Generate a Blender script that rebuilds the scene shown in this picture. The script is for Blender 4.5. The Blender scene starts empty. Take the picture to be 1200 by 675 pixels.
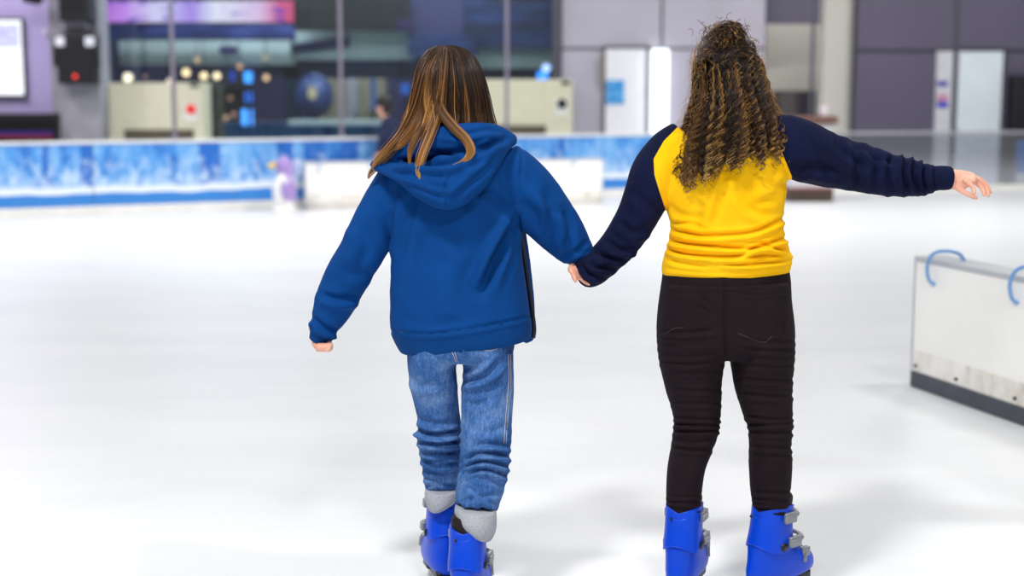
import bpy, bmesh, math, random
import numpy as np
from mathutils import Vector, Matrix
random.seed(7); RNG = np.random.default_rng(7)
PI = math.pi
SC = bpy.context.scene
COL = SC.collection

# ------------------------------------------------------------------ camera
CAMH, FPX = 1.55, 1200 * 50 / 36.0
PITCH = math.atan(227.5 / FPX)
FW = np.array([0, math.cos(PITCH), -math.sin(PITCH)])
UP = np.array([0, math.sin(PITCH), math.cos(PITCH)])
CP = np.array([0, 0, CAMH])

def W(px, py, Y):
    """world point on the plane y = Y behind a spot of the photograph"""
    d = FW * FPX + np.array([1, 0, 0]) * (px - 600) + UP * (337.5 - py)
    return CP + d * (Y / d[1])

def G(px, py):
    d = FW * FPX + np.array([1, 0, 0]) * (px - 600) + UP * (337.5 - py)
    return CP + d * (-CAMH / d[2])

def proj(V):
    q = V - CP
    z = q @ FW
    return 600 + FPX * q[:, 0] / z, 337.5 - FPX * (q @ UP) / z

cam = bpy.data.cameras.new('camera'); cam.lens = 50; cam.sensor_width = 36
cam.dof.use_dof = True; cam.dof.focus_distance = 4.25; cam.dof.aperture_fstop = 1.7
cam.clip_end = 200
cob = bpy.data.objects.new('camera', cam); COL.objects.link(cob)
cob.location = CP; cob.rotation_euler = (PI / 2 - PITCH, 0, 0)
SC.camera = cob

# ------------------------------------------------------------------ materials
def lin(h):
    h = h.lstrip('#')
    o = []
    for i in (0, 2, 4):
        c = int(h[i:i + 2], 16) / 255
        o.append(c / 12.92 if c <= .04045 else ((c + .055) / 1.055) ** 2.4)
    return (*o, 1)

class NT:
    def __init__(s, name):
        s.m = bpy.data.materials.new(name); s.m.use_nodes = True
        s.t = s.m.node_tree; s.n = s.t.nodes
        s.b = s.n['Principled BSDF']; s.out = s.n['Material Output']
    def new(s, typ, **kw):
        nd = s.n.new(typ)
        for k, v in kw.items():
            if k.startswith('i_'):
                nd.inputs[int(k[2:])].default_value = v
            else:
                setattr(nd, k, v)
        return nd
    def link(s, a, b): s.t.links.new(a, b)
    def coords(s, kind='Object', scale=(1, 1, 1)):
        tc = s.new('ShaderNodeTexCoord'); mp = s.new('ShaderNodeMapping')
        mp.inputs['Scale'].default_value = scale
        s.link(tc.outputs[kind], mp.inputs['Vector'])
        return mp.outputs['Vector']
    def noise(s, vec, scale, detail=3, rough=.5):
        nd = s.new('ShaderNodeTexNoise')
        nd.inputs['Scale'].default_value = scale; nd.inputs['Detail'].default_value = detail
        nd.inputs['Roughness'].default_value = rough
        if vec is not None: s.link(vec, nd.inputs['Vector'])
        return nd.outputs['Fac']
    def ramp(s, fac, stops, interp='LINEAR'):
        r = s.new('ShaderNodeValToRGB'); r.color_ramp.interpolation = interp
        els = r.color_ramp.elements
        while len(els) < len(stops): els.new(.5)
        for e, (p, c) in zip(els, stops):
            e.position = p; e.color = c if not isinstance(c, str) else lin(c)
        s.link(fac, r.inputs['Fac'])
        return r.outputs['Color']
    def mix(s, fac, a, b, blend='MIX'):
        m = s.new('ShaderNodeMix', data_type='RGBA', blend_type=blend)
        for sock, v in ((m.inputs[0], fac), (m.inputs[6], a), (m.inputs[7], b)):
            if isinstance(v, bpy.types.NodeSocket): s.link(v, sock)
            elif isinstance(v, str): sock.default_value = lin(v)
            else: sock.default_value = v
        return m.outputs[2]
    def math(s, op, a, b=0., c=None):
        m = s.new('ShaderNodeMath', operation=op)
        for i, v in enumerate((a, b) if c is None else (a, b, c)):
            if isinstance(v, bpy.types.NodeSocket): s.link(v, m.inputs[i])
            else: m.inputs[i].default_value = v
        return m.outputs[0]
    def bump(s, h, strength=.2, dist=.002):
        b = s.new('ShaderNodeBump'); b.inputs['Strength'].default_value = strength
        b.inputs['Distance'].default_value = dist
        s.link(h, b.inputs['Height']); s.link(b.outputs['Normal'], s.b.inputs['Normal'])
    def color(s, c):
        if isinstance(c, bpy.types.NodeSocket): s.link(c, s.b.inputs['Base Color'])
        else: s.b.inputs['Base Color'].default_value = lin(c)

def mat(name, c, rough=.5, metal=0, spec=.5, vary=.06, vscale=6, bump=0, bscale=200, emit=None, estr=1, coat=0):
    n = NT(name)
    n.b.inputs['Roughness'].default_value = rough; n.b.inputs['Metallic'].default_value = metal
    n.b.inputs['Specular IOR Level'].default_value = spec
    if coat: n.b.inputs['Coat Weight'].default_value = coat
    v = n.coords()
    L = lin(c); f = n.noise(v, vscale, 4)
    lo = tuple(x * (1 - vary) for x in L[:3]) + (1,); hi = tuple(min(1, x * (1 + vary)) for x in L[:3]) + (1,)
    n.color(n.ramp(f, [(.3, lo), (.7, hi)]))
    if bump: n.bump(n.noise(v, bscale, 2), bump)
    if emit:
        n.b.inputs['Emission Color'].default_value = lin(emit); n.b.inputs['Emission Strength'].default_value = estr
    return n.m

def cloth(name, c, c2=None, rough=.85, weave=900, wb=.25, sheen=.12, vary=.08):
    n = NT(name)
    n.b.inputs['Roughness'].default_value = rough; n.b.inputs['Specular IOR Level'].default_value = .15
    n.b.inputs['Sheen Weight'].default_value = sheen; n.b.inputs['Sheen Roughness'].default_value = .5
    v = n.coords()
    L = lin(c); H = lin(c2) if c2 else tuple(min(1, x * (1 + vary)) for x in L[:3]) + (1,)
    n.b.inputs['Sheen Tint'].default_value = H
    f = n.noise(v, 9, 5, .6)
    n.color(n.ramp(f, [(.3, L), (.75, H)]))
    h = n.math('ADD', n.noise(v, weave, 2), n.math('MULTIPLY', n.noise(v, 45, 4, .6), 1.2))
    n.bump(h, wb, .0025)
    return n.m

def emis(name, c, s):
    n = NT(name); n.b.inputs['Base Color'].default_value = (0, 0, 0, 1)
    n.b.inputs['Emission Color'].default_value = lin(c); n.b.inputs['Emission Strength'].default_value = s
    return n.m

def glass_mat(name, tint='#e8f0f2', refl=.08):
    n = NT(name)
    tr = n.new('ShaderNodeBsdfTransparent'); tr.inputs[0].default_value = lin(tint)
    gl = n.new('ShaderNodeBsdfGlossy'); gl.inputs['Color'].default_value = (1, 1, 1, 1); gl.inputs['Roughness'].default_value = .03
    mx = n.new('ShaderNodeMixShader'); mx.inputs[0].default_value = refl
    n.link(tr.outputs[0], mx.inputs[1]); n.link(gl.outputs[0], mx.inputs[2]); n.link(mx.outputs[0], n.out.inputs['Surface'])
    return n.m

M = {}
M['hoodie'] = cloth('blue_fleece', '#003a7a', '#004388', sheen=.03)
M['hoodie_rib'] = cloth('blue_rib_knit', '#003874', '#003f80', sheen=.03, weave=500, wb=.4)
M['yellow'] = cloth('yellow_jersey', '#ffc000', '#ffc818', sheen=.05)
M['navy'] = cloth('navy_jersey', '#080f2a', '#0d163c', sheen=.04)
M['black_denim'] = cloth('black_denim', '#191015', '#21171c', sheen=.05, weave=1200)
M['dark_cloth'] = cloth('dark_cloth', '#252a44', '#2e3452')
M['liner'] = cloth('boot_liner', '#211a1c', '#2c2426', rough=.55, sheen=0)
M['boot'] = mat('blue_plastic', '#0044d0', .4, spec=.22, vary=.03, coat=.1)
M['black_plastic'] = mat('black_plastic', '#0d0d0f', .4)
M['steel'] = mat('steel', '#b9bcc2', .25, metal=1)
M['buckle'] = mat('grey_buckle', '#8b8e94', .35, metal=.4)
M['white_plastic'] = mat('white_plastic', '#ecebe6', .45, vary=.02)
M['zip'] = mat('dark_zip', '#0a1024', .5)
M['thread'] = mat('pale_stitching', '#c9b9a8', .8)

def skin_mat():
    n = NT('skin'); n.b.inputs['Roughness'].default_value = .5
    n.b.inputs['Subsurface Weight'].default_value = .15
    n.b.inputs['Subsurface Radius'].default_value = (.012, .005, .003); n.b.inputs['Subsurface Scale'].default_value = .5
    v = n.coords(); n.color(n.ramp(n.noise(v, 25, 4), [(.3, '#e2a088'), (.7, '#efb9a2')]))
    n.bump(n.noise(v, 300, 2), .1, .001)
    return n.m
M['skin'] = skin_mat()

def denim_mat(name, dark, light):
    n = NT(name); n.b.inputs['Roughness'].default_value = .9; n.b.inputs['Specular IOR Level'].default_value = .1
    fine = n.noise(n.coords(scale=(420, 420, 70)), 1, 3, .7)
    mid = n.noise(n.coords(scale=(90, 90, 14)), 1, 4, .65)
    big = n.noise(n.coords(), 9, 3)
    f = n.math('ADD', n.math('MULTIPLY', fine, .5), n.math('ADD', n.math('MULTIPLY', mid, .32), n.math('MULTIPLY', big, .55)))
    n.color(n.ramp(f, [(.5, dark), (.68, '#3a639f'), (.9, light)]))
    n.bump(fine, .35, .002)
    return n.m
M['denim'] = denim_mat('blue_denim', '#1f3f70', '#7c9bc6')
n = NT('denim_reverse'); n.b.inputs['Roughness'].default_value = .95
f = n.noise(n.coords(scale=(300, 300, 300)), 1, 3, .7)
n.color(n.ramp(f, [(.35, '#8f939c'), (.65, '#b4b6bd')])); n.bump(f, .3, .002); M['denim_back'] = n.m

def hair_mat(name, stops, rough=.42):
    n = NT(name); n.b.inputs['Roughness'].default_value = rough; n.b.inputs['Specular IOR Level'].default_value = .45
    a = n.new('ShaderNodeAttribute', attribute_name='tone')
    n.color(n.ramp(a.outputs['Fac'], stops))
    return n.m
M['hairA'] = hair_mat('brown_blonde_hair', [(0, '#170d09'), (.3, '#35200f'), (.55, '#6b4522'), (.8, '#b57f41'), (1, '#dcae6c')])
M['hairB'] = hair_mat('curly_brown_hair', [(0, '#100906'), (.35, '#29180c'), (.62, '#5a3a1b'), (.82, '#ad8140'), (1, '#dab670')], .42)
M['hairC'] = hair_mat('black_hair', [(0, '#0a090c'), (1, '#17151a')])

# ------------------------------------------------------------------ mesh helpers
def mesh_obj(name, V, F, m, parent=None, base=None, smooth=True, attrs=None, uv=None):
    V = np.asarray(V, float)
    if base is not None: V = V - np.asarray(base)
    me = bpy.data.meshes.new(name)
    me.from_pydata(V.tolist(), [], [list(map(int, f)) for f in F])
    for k in (m if isinstance(m, (list, tuple)) else [m]): me.materials.append(k)
    if smooth: me.polygons.foreach_set('use_smooth', [True] * len(me.polygons))
    if attrs:
        for k, v in attrs.items():
            a = me.attributes.new(k, 'FLOAT', 'POINT'); a.data.foreach_set('value', np.asarray(v, dtype=np.float32))
    if uv is not None:
        l = me.uv_layers.new(name='UVMap')
        vi = np.zeros(len(me.loops), int); me.loops.foreach_get('vertex_index', vi)
        l.data.foreach_set('uv', np.asarray(uv, dtype=np.float32)[vi].ravel())
    me.update()
    o = bpy.data.objects.new(name, me); COL.objects.link(o)
    if parent is not None: o.parent = parent
    return o

class MB:
    """collects shapes that make up one mesh"""
    def __init__(s): s.V = []; s.F = []; s.n = 0
    def add(s, V, F):
        V = np.asarray(V, float).reshape(-1, 3)
        s.V.append(V); s.F += [[i + s.n for i in f] for f in F]; s.n += len(V); return s
    def bm(s, bm):
        bm.verts.index_update()
        s.add([v.co[:] for v in bm.verts], [[v.index for v in f.verts] for f in bm.faces]); bm.free(); return s
    def box(s, x0, x1, y0, y1, z0, z1, bev=0, mtx=None):
        b = bmesh.new(); bmesh.ops.create_cube(b, size=1)
        for v in b.verts:
            v.co = Vector((x0 + (v.co.x + .5) * (x1 - x0), y0 + (v.co.y + .5) * (y1 - y0), z0 + (v.co.z + .5) * (z1 - z0)))
        if bev: bmesh.ops.bevel(b, geom=b.edges[:], offset=bev, segments=2, affect='EDGES', profile=.6)
        if mtx is not None: bmesh.ops.transform(b, matrix=mtx, verts=b.verts)
        return s.bm(b)
    def ell(s, c, r, mtx=None, seg=20):
        b = bmesh.new(); bmesh.ops.create_uvsphere(b, u_segments=seg, v_segments=max(8, seg // 2), radius=1)
        for v in b.verts: v.co = Vector((v.co.x * r[0], v.co.y * r[1], v.co.z * r[2]))
        if mtx is not None: bmesh.ops.transform(b, matrix=mtx, verts=b.verts)
        for v in b.verts: v.co += Vector(c)
        return s.bm(b)
    def cyl(s, a, b_, r, r2=None, seg=16):
        return s.tube([a, b_], [r, r if r2 is None else r2], seg)
    def tube(s, pts, rad, seg=10, cap=True):
        P = np.asarray(pts, float); n = len(P)
        R = np.full(n, rad) if np.isscalar(rad) else np.asarray(rad, float)
        T = np.gradient(P, axis=0); T /= np.linalg.norm(T, axis=1)[:, None] + 1e-12
        a = np.array([0, 0, 1.]) if abs(T[0][2]) < .9 else np.array([1., 0, 0])
        V = []
        for i in range(n):
            a = a - T[i] * (a @ T[i]); a /= np.linalg.norm(a) + 1e-12; b = np.cross(T[i], a)
            for k in range(seg):
                t = 2 * PI * k / seg; V.append(P[i] + R[i] * (a * math.cos(t) + b * math.sin(t)))
        F = [[i * seg + k, i * seg + (k + 1) % seg, (i + 1) * seg + (k + 1) % seg, (i + 1) * seg + k] for i in range(n - 1) for k in range(seg)]
        if cap: F += [list(range(seg))[::-1], [(n - 1) * seg + k for k in range(seg)]]
        return s.add(V, F)
    def get(s): return (np.concatenate(s.V), s.F)
    def obj(s, name, m, parent=None, base=None, smooth=False, **kw):
        V, F = s.get(); o = mesh_obj(name, V, F, m, parent, base, smooth, **kw)
        return o

def cr(P, sub):
    """Catmull-Rom through the rows of P"""
    P = np.asarray(P, float); n = len(P)
    E = np.vstack([2 * P[0] - P[1], P, 2 * P[-1] - P[-2]])
    out = []
    for i in range(n - 1):
        p0, p1, p2, p3 = E[i:i + 4]
        for t in np.linspace(0, 1, sub, endpoint=False):
            out.append(.5 * (2 * p1 + (p2 - p0) * t + (2 * p0 - 5 * p1 + 4 * p2 - p3) * t * t + (3 * p1 - p0 - 3 * p2 + p3) * t ** 3))
    out.append(P[-1]); return np.array(out)

def ring_loft(C, S, D, e=1., seg=40, bulge=.35):
    """closed loft: centres, side half-vectors, depth half-vectors"""
    n = len(C); th = np.linspace(0, 2 * PI, seg, endpoint=False)
    c = np.sign(np.cos(th)) * np.abs(np.cos(th)) ** e; d = np.sign(np.sin(th)) * np.abs(np.sin(th)) ** e
    V = (C[:, None, :] + S[:, None, :] * c[None, :, None] + D[:, None, :] * d[None, :, None]).reshape(-1, 3)
    F = [[i * seg + k, i * seg + (k + 1) % seg, (i + 1) * seg + (k + 1) % seg, (i + 1) * seg + k] for i in range(n - 1) for k in range(seg)]
    V = np.vstack([V, C[0] - (C[1] - C[0]) / (np.linalg.norm(C[1] - C[0]) + 1e-9) * bulge * np.linalg.norm(D[0]),
                   C[-1] + (C[-1] - C[-2]) / (np.linalg.norm(C[-1] - C[-2]) + 1e-9) * bulge * np.linalg.norm(D[-1])])
    a, b = n * seg, n * seg + 1
    F += [[a, (k + 1) % seg, k] for k in range(seg)]
    F += [[b, (n - 1) * seg + k, (n - 1) * seg + (k + 1) % seg] for k in range(seg)]
    return V, F

def limb(rows, Y0, sub=8, seg=28, e=1., bulge=.5):
    """rows: px, py, dY, half width px, depth half (m) or None"""
    C = []; R = []; DD = []
    for r in rows:
        px, py, dy, hw = r[:4]
        c = W(px, py, Y0 + dy); sc = FPX / (Y0 + dy) * 1.0
        C.append(c); R.append(hw / sc); DD.append(r[4] if len(r) > 4 and r[4] else hw / sc)
    A = cr(np.column_stack([np.array(C), R, DD]), sub)
    C = A[:, :3]; R = A[:, 3]; DD = A[:, 4]
    T = np.gradient(C, axis=0); T /= np.linalg.norm(T, axis=1)[:, None] + 1e-12
    Y = np.array([0, 1., 0])
    D = Y[None] - T * (T @ Y)[:, None]; D /= np.linalg.norm(D, axis=1)[:, None] + 1e-9
    S = np.cross(T, D)
    return ring_loft(C, S * R[:, None], D * DD[:, None], e, seg, bulge)

def trunk(rows, Y0, sub=6, seg=56, e=.9, bulge=.1):
    """rows: left px,py, right px,py, dY, depth half m"""
    A = []
    for xl, yl, xr, yr, dy, db in rows:
        a = W(xl, yl, Y0 + dy); b = W(xr, yr, Y0 + dy)
        A.append(np.concatenate([(a + b) / 2, (b - a) / 2, [db]]))
    A = cr(A, sub)
    D = np.zeros((len(A), 3)); D[:, 1] = A[:, 6]
    return ring_loft(A[:, :3], A[:, 3:6], D, e, seg, bulge)

def union(parts, voxel):
    mb = MB()
    for V, F in parts: mb.add(V, F)
    V, F = mb.get()
    o = mesh_obj('tmp', V, F, M['skin'])
    b = bmesh.new(); b.from_mesh(o.data); bmesh.ops.recalc_face_normals(b, faces=b.faces); b.to_mesh(o.data); b.free()
    r = o.modifiers.new('r', 'REMESH'); r.mode = 'VOXEL'; r.voxel_size = voxel; r.adaptivity = 0
    dg = bpy.context.evaluated_depsgraph_get()
    me = o.evaluated_get(dg).to_mesh()
    V = np.zeros(len(me.vertices) * 3); me.vertices.foreach_get('co', V); V = V.reshape(-1, 3)
    F = [list(p.vertices) for p in me.polygons]
    d = o.data; bpy.data.objects.remove(o); bpy.data.meshes.remove(d)
    return V, F

def edges_of(F):
    E = set()
    for f in F:
        for i in range(len(f)):
            a, b = f[i], f[(i + 1) % len(f)]; E.add((a, b) if a < b else (b, a))
    return np.array(list(E))

def smooth(V, F, it=5, lam=.5, E=None):
    E = edges_of(F) if E is None else E
    n = len(V); deg = np.bincount(E.ravel(), minlength=n).astype(float); deg[deg == 0] = 1
    for _ in range(it):
        S = np.column_stack([np.bincount(E[:, 0], V[E[:, 1], k], n) + np.bincount(E[:, 1], V[E[:, 0], k], n) for k in range(3)])
        V = V + lam * (S / deg[:, None] - V)
    return V

def normals(V, F):
    N = np.zeros_like(V)
    F4 = np.array([f if len(f) == 4 else (list(f) + [f[-1]]) for f in F if len(f) in (3, 4)])
    n = np.cross(V[F4[:, 2]] - V[F4[:, 0]], V[F4[:, 3]] - V[F4[:, 1]])
    for k in range(4): np.add.at(N, F4[:, k], n)
    return N / (np.linalg.norm(N, axis=1)[:, None] + 1e-12)

def seg_dist(px, py, line):
    """distance in photo pixels to a polyline and how far along it"""
    L = np.asarray(line, float); best = np.full(len(px), 1e9); sg = np.zeros(len(px)); al = np.zeros(len(px))
    n = len(L) - 1
    for i in range(n):
        a, b = L[i], L[i + 1]; d = b - a; l2 = d @ d
        t = np.clip(((px - a[0]) * d[0] + (py - a[1]) * d[1]) / l2, 0, 1)
        dx, dy = px - a[0] - t * d[0], py - a[1] - t * d[1]
        r = np.hypot(dx, dy); m = r < best
        best = np.where(m, r, best); sg = np.where(m, np.sign(d[0] * dy - d[1] * dx), sg); al = np.where(m, (i + t) / n, al)
    return best, sg, al

def folds(V, F, strokes, front_too=.0):
    """creases: polyline in px, depth m, width px: a groove with a soft roll of cloth beside it"""
    N = normals(V, F); px, py = proj(V)
    wgt = np.clip(.5 - N[:, 1] * 1.6, front_too, 1)
    D = np.zeros(len(V))
    for st in strokes:
        line, A, w = st[:3]
        line = cr(np.array(line), 6) if len(line) > 2 else line
        d, s, al = seg_dist(px, py, line)
        taper = np.clip(np.minimum(al, 1 - al) * 5 + .25, 0, 1)
        g = -np.exp(-(d / w) ** 2) + .75 * np.exp(-((d - 1.9 * w) / (1.1 * w)) ** 2) * (1 + .5 * s)
        D += A * g * taper * wgt
    return V + N * D[:, None]

def ripple(V, F, amp, fx, seed=0):
    N = normals(V, F); r = np.random.default_rng(seed); D = np.zeros(len(V))
    for k in range(14):
        d = r.normal(size=3) * np.asarray(fx); D += np.sin(V @ d + r.uniform(0, 6.28)) / (1 + .08 * k)
    return V + N * (amp * D / 4)[:, None]

def cut(V, F, val):
    """cuts a mesh along val = 0: vertices, faces above, faces below"""
    V = [tuple(v) for v in V]; val = list(val); cache = {}; pos = []; neg = []
    for f in F:
        s = [val[i] >= 0 for i in f]
        if all(s): pos.append(f); continue
        if not any(s): neg.append(f); continue
        P = []; Q = []
        for i in range(len(f)):
            a, b = f[i], f[(i + 1) % len(f)]
            (P if val[a] >= 0 else Q).append(a)
            if (val[a] >= 0) != (val[b] >= 0):
                k = (min(a, b), max(a, b))
                if k not in cache:
                    t = val[k[0]] / (val[k[0]] - val[k[1]]); t = min(max(t, .02), .98)
                    cache[k] = len(V); V.append(tuple(np.array(V[k[0]]) * (1 - t) + np.array(V[k[1]]) * t))
                P.append(cache[k]); Q.append(cache[k])
        if len(P) > 2: pos.append(P)
        if len(Q) > 2: neg.append(Q)
    return np.array(V), pos, neg

def sub_mesh(V, F):
    u = sorted({i for f in F for i in f}); mp = {k: i for i, k in enumerate(u)}
    return V[u], [[mp[i] for i in f] for f in F]

def islands(V, F):
    """keep pieces apart: list of face lists"""
    par = list(range(len(V)))
    def fd(a):
        while par[a] != a: par[a] = par[par[a]]; a = par[a]
        return a
    for f in F:
        r = fd(f[0])
        for i in f[1:]: par[fd(i)] = r
    d = {}
    for f in F: d.setdefault(fd(f[0]), []).append(f)
    return sorted(d.values(), key=len, reverse=True)

def tag(o, label=None, cat=None, group=None, kind=None):
    if label: o['label'] = label
    if cat: o['category'] = cat
    if group: o['group'] = group
    if kind: o['kind'] = kind
    return o

def thing(name, loc, label, cat, group=None, rz=0):
    o = bpy.data.objects.new(name, None); COL.objects.link(o); o.location = loc; o.rotation_euler = (0, 0, rz)
    o.empty_display_size = .1
    return tag(o, label, cat, group)

# ------------------------------------------------------------------ hair strands
class Strands:
    def __init__(s): s.V = []; s.F = []; s.T = []; s.n = 0
    def add(s, P, r0, r1, tone, tip=.0, seg=3):
        P = np.asarray(P); n = len(P)
        T = np.gradient(P, axis=0); T /= np.linalg.norm(T, axis=1)[:, None] + 1e-12
        a = np.cross(T, np.array([.3, .9, .31])); a /= np.linalg.norm(a, axis=1)[:, None] + 1e-9
        b = np.cross(T, a)
        R = np.linspace(r0, r1, n)
        th = np.arange(seg) * 2 * PI / seg
        V = P[:, None] + R[:, None, None] * (a[:, None] * np.cos(th)[None, :, None] + b[:, None] * np.sin(th)[None, :, None])
        s.V.append(V.reshape(-1, 3))
        for i in range(n - 1):
            o = s.n + i * seg
            for k in range(seg): s.F.append((o + k, o + (k + 1) % seg, o + seg + (k + 1) % seg, o + seg + k))
        s.T.append(np.repeat(np.clip(tone + tip * np.linspace(0, 1, n), 0, 1), seg)); s.n += n * seg
    def solid(s, V, F, tone):
        s.V.append(np.asarray(V)); s.F += [tuple(i + s.n for i in f) for f in F]
        s.T.append(np.full(len(V), tone) if np.isscalar(tone) else tone); s.n += len(V)
    def obj(s, name, m, parent, base):
        return mesh_obj(name, np.concatenate(s.V), s.F, m, parent, base, True, attrs={'tone': np.concatenate(s.T)})

def open_face(V, F, Y0, row):
    """leaves the face free: drops the front of the hair mass below the hairline"""
    py = proj(V)[1]
    return [f for f in F if not all(V[i][1] > Y0 + .04 and py[i] > row for i in f)]

class HairShell:
    """the outline of the hair at successive heights; gives points on it"""
    def __init__(s, rows, Y0): # xl, xr, y, dY, half depth
        s.A = np.array(rows, float); s.y = s.A[:, 2]; s.Y0 = Y0
    def at(s, phi, y, rho=1.):
        xl, xr, dy, db = (np.interp(y, s.y, s.A[:, k]) for k in (0, 1, 3, 4))
        Yc = s.Y0 + dy
        px = (xl + xr) / 2 + (xr - xl) / 2 * np.cos(phi) * rho
        Y = Yc - db * np.sin(phi) * rho            # phi = 90 deg is the back of the head
        d = np.array([W(a, b, c) for a, b, c in zip(np.atleast_1d(px), np.atleast_1d(y), np.atleast_1d(Y))])
        return d

# ================================================================== SETTING
def structure(o): return tag(o, kind='structure')
BOARD_A = np.array([-6.37, 17.7]); BOARD_B = np.array([1.55, 21.5])
BDIR = (BOARD_B - BOARD_A) / np.linalg.norm(BOARD_B - BOARD_A)
BEND = np.array([3.0, 22.1]); BDIR2 = np.array([9.2, 23.3]) - BEND; BDIR2 /= np.linalg.norm(BDIR2)

n = NT('ice'); n.b.inputs['Roughness'].default_value = .34; n.b.inputs['Specular IOR Level'].default_value = .3
v = n.coords(); big = n.noise(n.coords(scale=(.35, 1.1, 1)), 1.3, 5, .6); sc1 = n.noise(n.coords(scale=(.7, 9, 1)), 3, 5, .7)
sc2 = n.noise(n.coords(scale=(9, 1.4, 1)), 3, 4, .7)
f = n.math('ADD', n.math('MULTIPLY', big, .6), n.math('ADD', n.math('MULTIPLY', sc1, .25), n.math('MULTIPLY', sc2, .15)))
n.color(n.ramp(f, [(.3, '#dbdde0'), (.5, '#e3e5e8'), (.7, '#eaebed')]))
n.bump(n.math('ADD', sc1, sc2), .05, .003); M['ice'] = n.m
mb = MB(); mb.box(-18, 18, -3, 34, -.2, 0); structure(mb.obj('floor', M['ice']))

def wallpanels(name, rects, Y, m, groove_m, depth=.06, gap=.02, parent=None):
    """a wall faced with panels: one mesh, dark joints between"""
    mb = MB()
    for x0, x1, z0, z1 in rects: mb.box(x0 + gap, x1 - gap, Y, Y + depth, z0 + gap, z1 - gap, .006)
    o = structure(mb.obj(name, m))
    xs = [r[0] for r in rects] + [r[1] for r in rects]; zs = [r[2] for r in rects] + [r[3] for r in rects]
    b = MB(); b.box(min(xs), max(xs), Y + depth * .6, Y + depth + .15, min(zs), max(zs)); b.obj('panel_joint', groove_m, o)
    return o
M['lilac'] = mat('lilac_panel', '#bcb7c6', .5, vary=.05, vscale=1.2)
M['lilac_dark'] = mat('slate_panel', '#625d72', .45, vary=.06, vscale=1)
M['joint'] = mat('dark_joint', '#3b3843', .7)
M['mauve'] = mat('mauve_wall', '#b6a9d6', .6, vary=.08, vscale=1)
M['concrete'] = mat('grey_concrete', '#94939b', .8, vary=.12, vscale=3)
M['beigewall'] = mat('pale_plaster', '#d0cdc4', .7, vary=.06, vscale=1)
M['frame'] = mat('window_frame', '#55535e', .45, metal=.3)
M['reflection_sill'] = mat('reflection_sill_green', '#c9d8d5', .6, vary=.08, vscale=1.5)  # colour of the rink's reflections in the glass, also used for the sill
M['black'] = mat('matt_black', '#0b0a0e', .5)
M['navy_panel'] = mat('navy_panel', '#14204a', .5, vary=.2, vscale=2)
M['dark_int'] = mat('dark_interior', '#2c2a52', .7, vary=.3, vscale=2)
M['cream'] = mat('cream_enamel', '#d9d6ba', .5, vary=.03)
M['door_white'] = mat('white_door', '#f6f5fa', .5, vary=.02)
M['frost'] = mat('frosted_door', '#e3edf4', .4, vary=.05, vscale=1.5)
M['rail'] = mat('white_rail', '#dfe2e6', .45)
M['kick'] = mat('white_kickplate', '#eceae6', .5, vary=.05)
M['pole'] = mat('pole_metal', '#8d8798', .4, metal=.4)
M['glass'] = glass_mat('clear_glass')
M['glass_rink'] = glass_mat('rink_glass', '#eceef4', .3)

YW = 25.0
def X(px, Y=YW, py=80): return W(px, py, Y)[0]
def Z(py, Y=YW, px=600): return W(px, py, Y)[2]
# right of the shop window: lilac panels, slate panels
z57 = Z(57); z60 = Z(60)
wallpanels('wall_back', [(X(657), X(775), z57, 6.2), (X(775), X(897), z57, 6.2), (X(657), X(708), 0, z57), (X(757), X(830), 0, z57), (X(830), X(897), 0, z57)], YW, M['lilac'], M['joint'])
wallpanels('wall_right', [(X(1000), X(1117), z60, 6.2), (X(1117), X(1240), z60, 6.2), (X(1240), X(1420), z60, 6.2), (X(1000), X(1098), 0, z60), (X(1174), X(1420), 0, z60)], YW - .1, M['lilac_dark'], M['joint'], gap=.025)
# recess between them
YR = 26.6
mb = MB(); mb.box(X(880, YR), X(1010, YR), YR, YR + .1, 0, 6.2); structure(mb.obj('wall_recess', M['beigewall']))
mb = MB(); mb.box(X(897), X(964), YW + .3, YW + .45, Z(28, YW + .3), 6.2, .01); structure(mb.obj('trim_1', M['lilac_dark']))
mb = MB(); mb.box(X(964, 25.2), X(1001, 25.2), 25.2, 25.7, 0, 6.2, .02); structure(mb.obj('pillar_recess', M['beigewall']))
# left wall
YL = 24.0
mb = MB(); mb.box(X(-760, YL), X(63, YL), YL, YL + .2, 0, 6.2); structure(mb.obj('wall_left', M['mauve']))
mb = MB(); mb.box(X(59, YL - .3), X(117, YL - .3), YL - .3, YL + .3, 0, 6.2, .02); structure(mb.obj('pillar_grey', M['concrete']))
# shop window: frame, panes, room behind
def window():
    x0, x1, zt = X(117), X(657), 6.2
    mb = MB(); mb.box(x0, x0 + .13, YW - .1, YW + .1, 0, zt, .01); mb.box(x1 - .14, x1, YW - .1, YW + .1, 0, zt, .01)
    mb.box(x0, x1, YW - .1, YW + .1, 0, .25, .01); mb.box(x0, x1, YW - .1, YW + .1, 4.4, 4.55, .01); mb.box(x0, x1, YW - .08, YW + .08, 4.55, zt)
    w = structure(mb.obj('window_1', M['frame']))
    q = MB(); xs = np.linspace(x0 + .13, x1 - .14, 5)
    for a, b in zip(xs[:-1], xs[1:]): q.box(a + .004, b - .004, YW - .008, YW + .008, .25, 4.4)
    q.obj('pane', M['glass'], w)
window()
x0, x1 = X(100), X(665)
mb = MB(); mb.box(x0, x1, 31, 31.2, 0, 6.2); structure(mb.obj('wall_interior', M['dark_int']))
mb = MB(); mb.box(x0 - .6, x1 + .6, YW + .1, 31.2, 4.6, 4.8); structure(mb.obj('ceiling_interior', M['dark_int']))
mb = MB(); mb.box(x0, x1, YW + .1, 31, .0, .02); structure(mb.obj('floor_interior', M['black']))
mb = MB(); mb.box(x0 - .1, x0, YW + .3, 31, 0, 4.7); structure(mb.obj('wall_interior_left', M['dark_int']))
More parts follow.
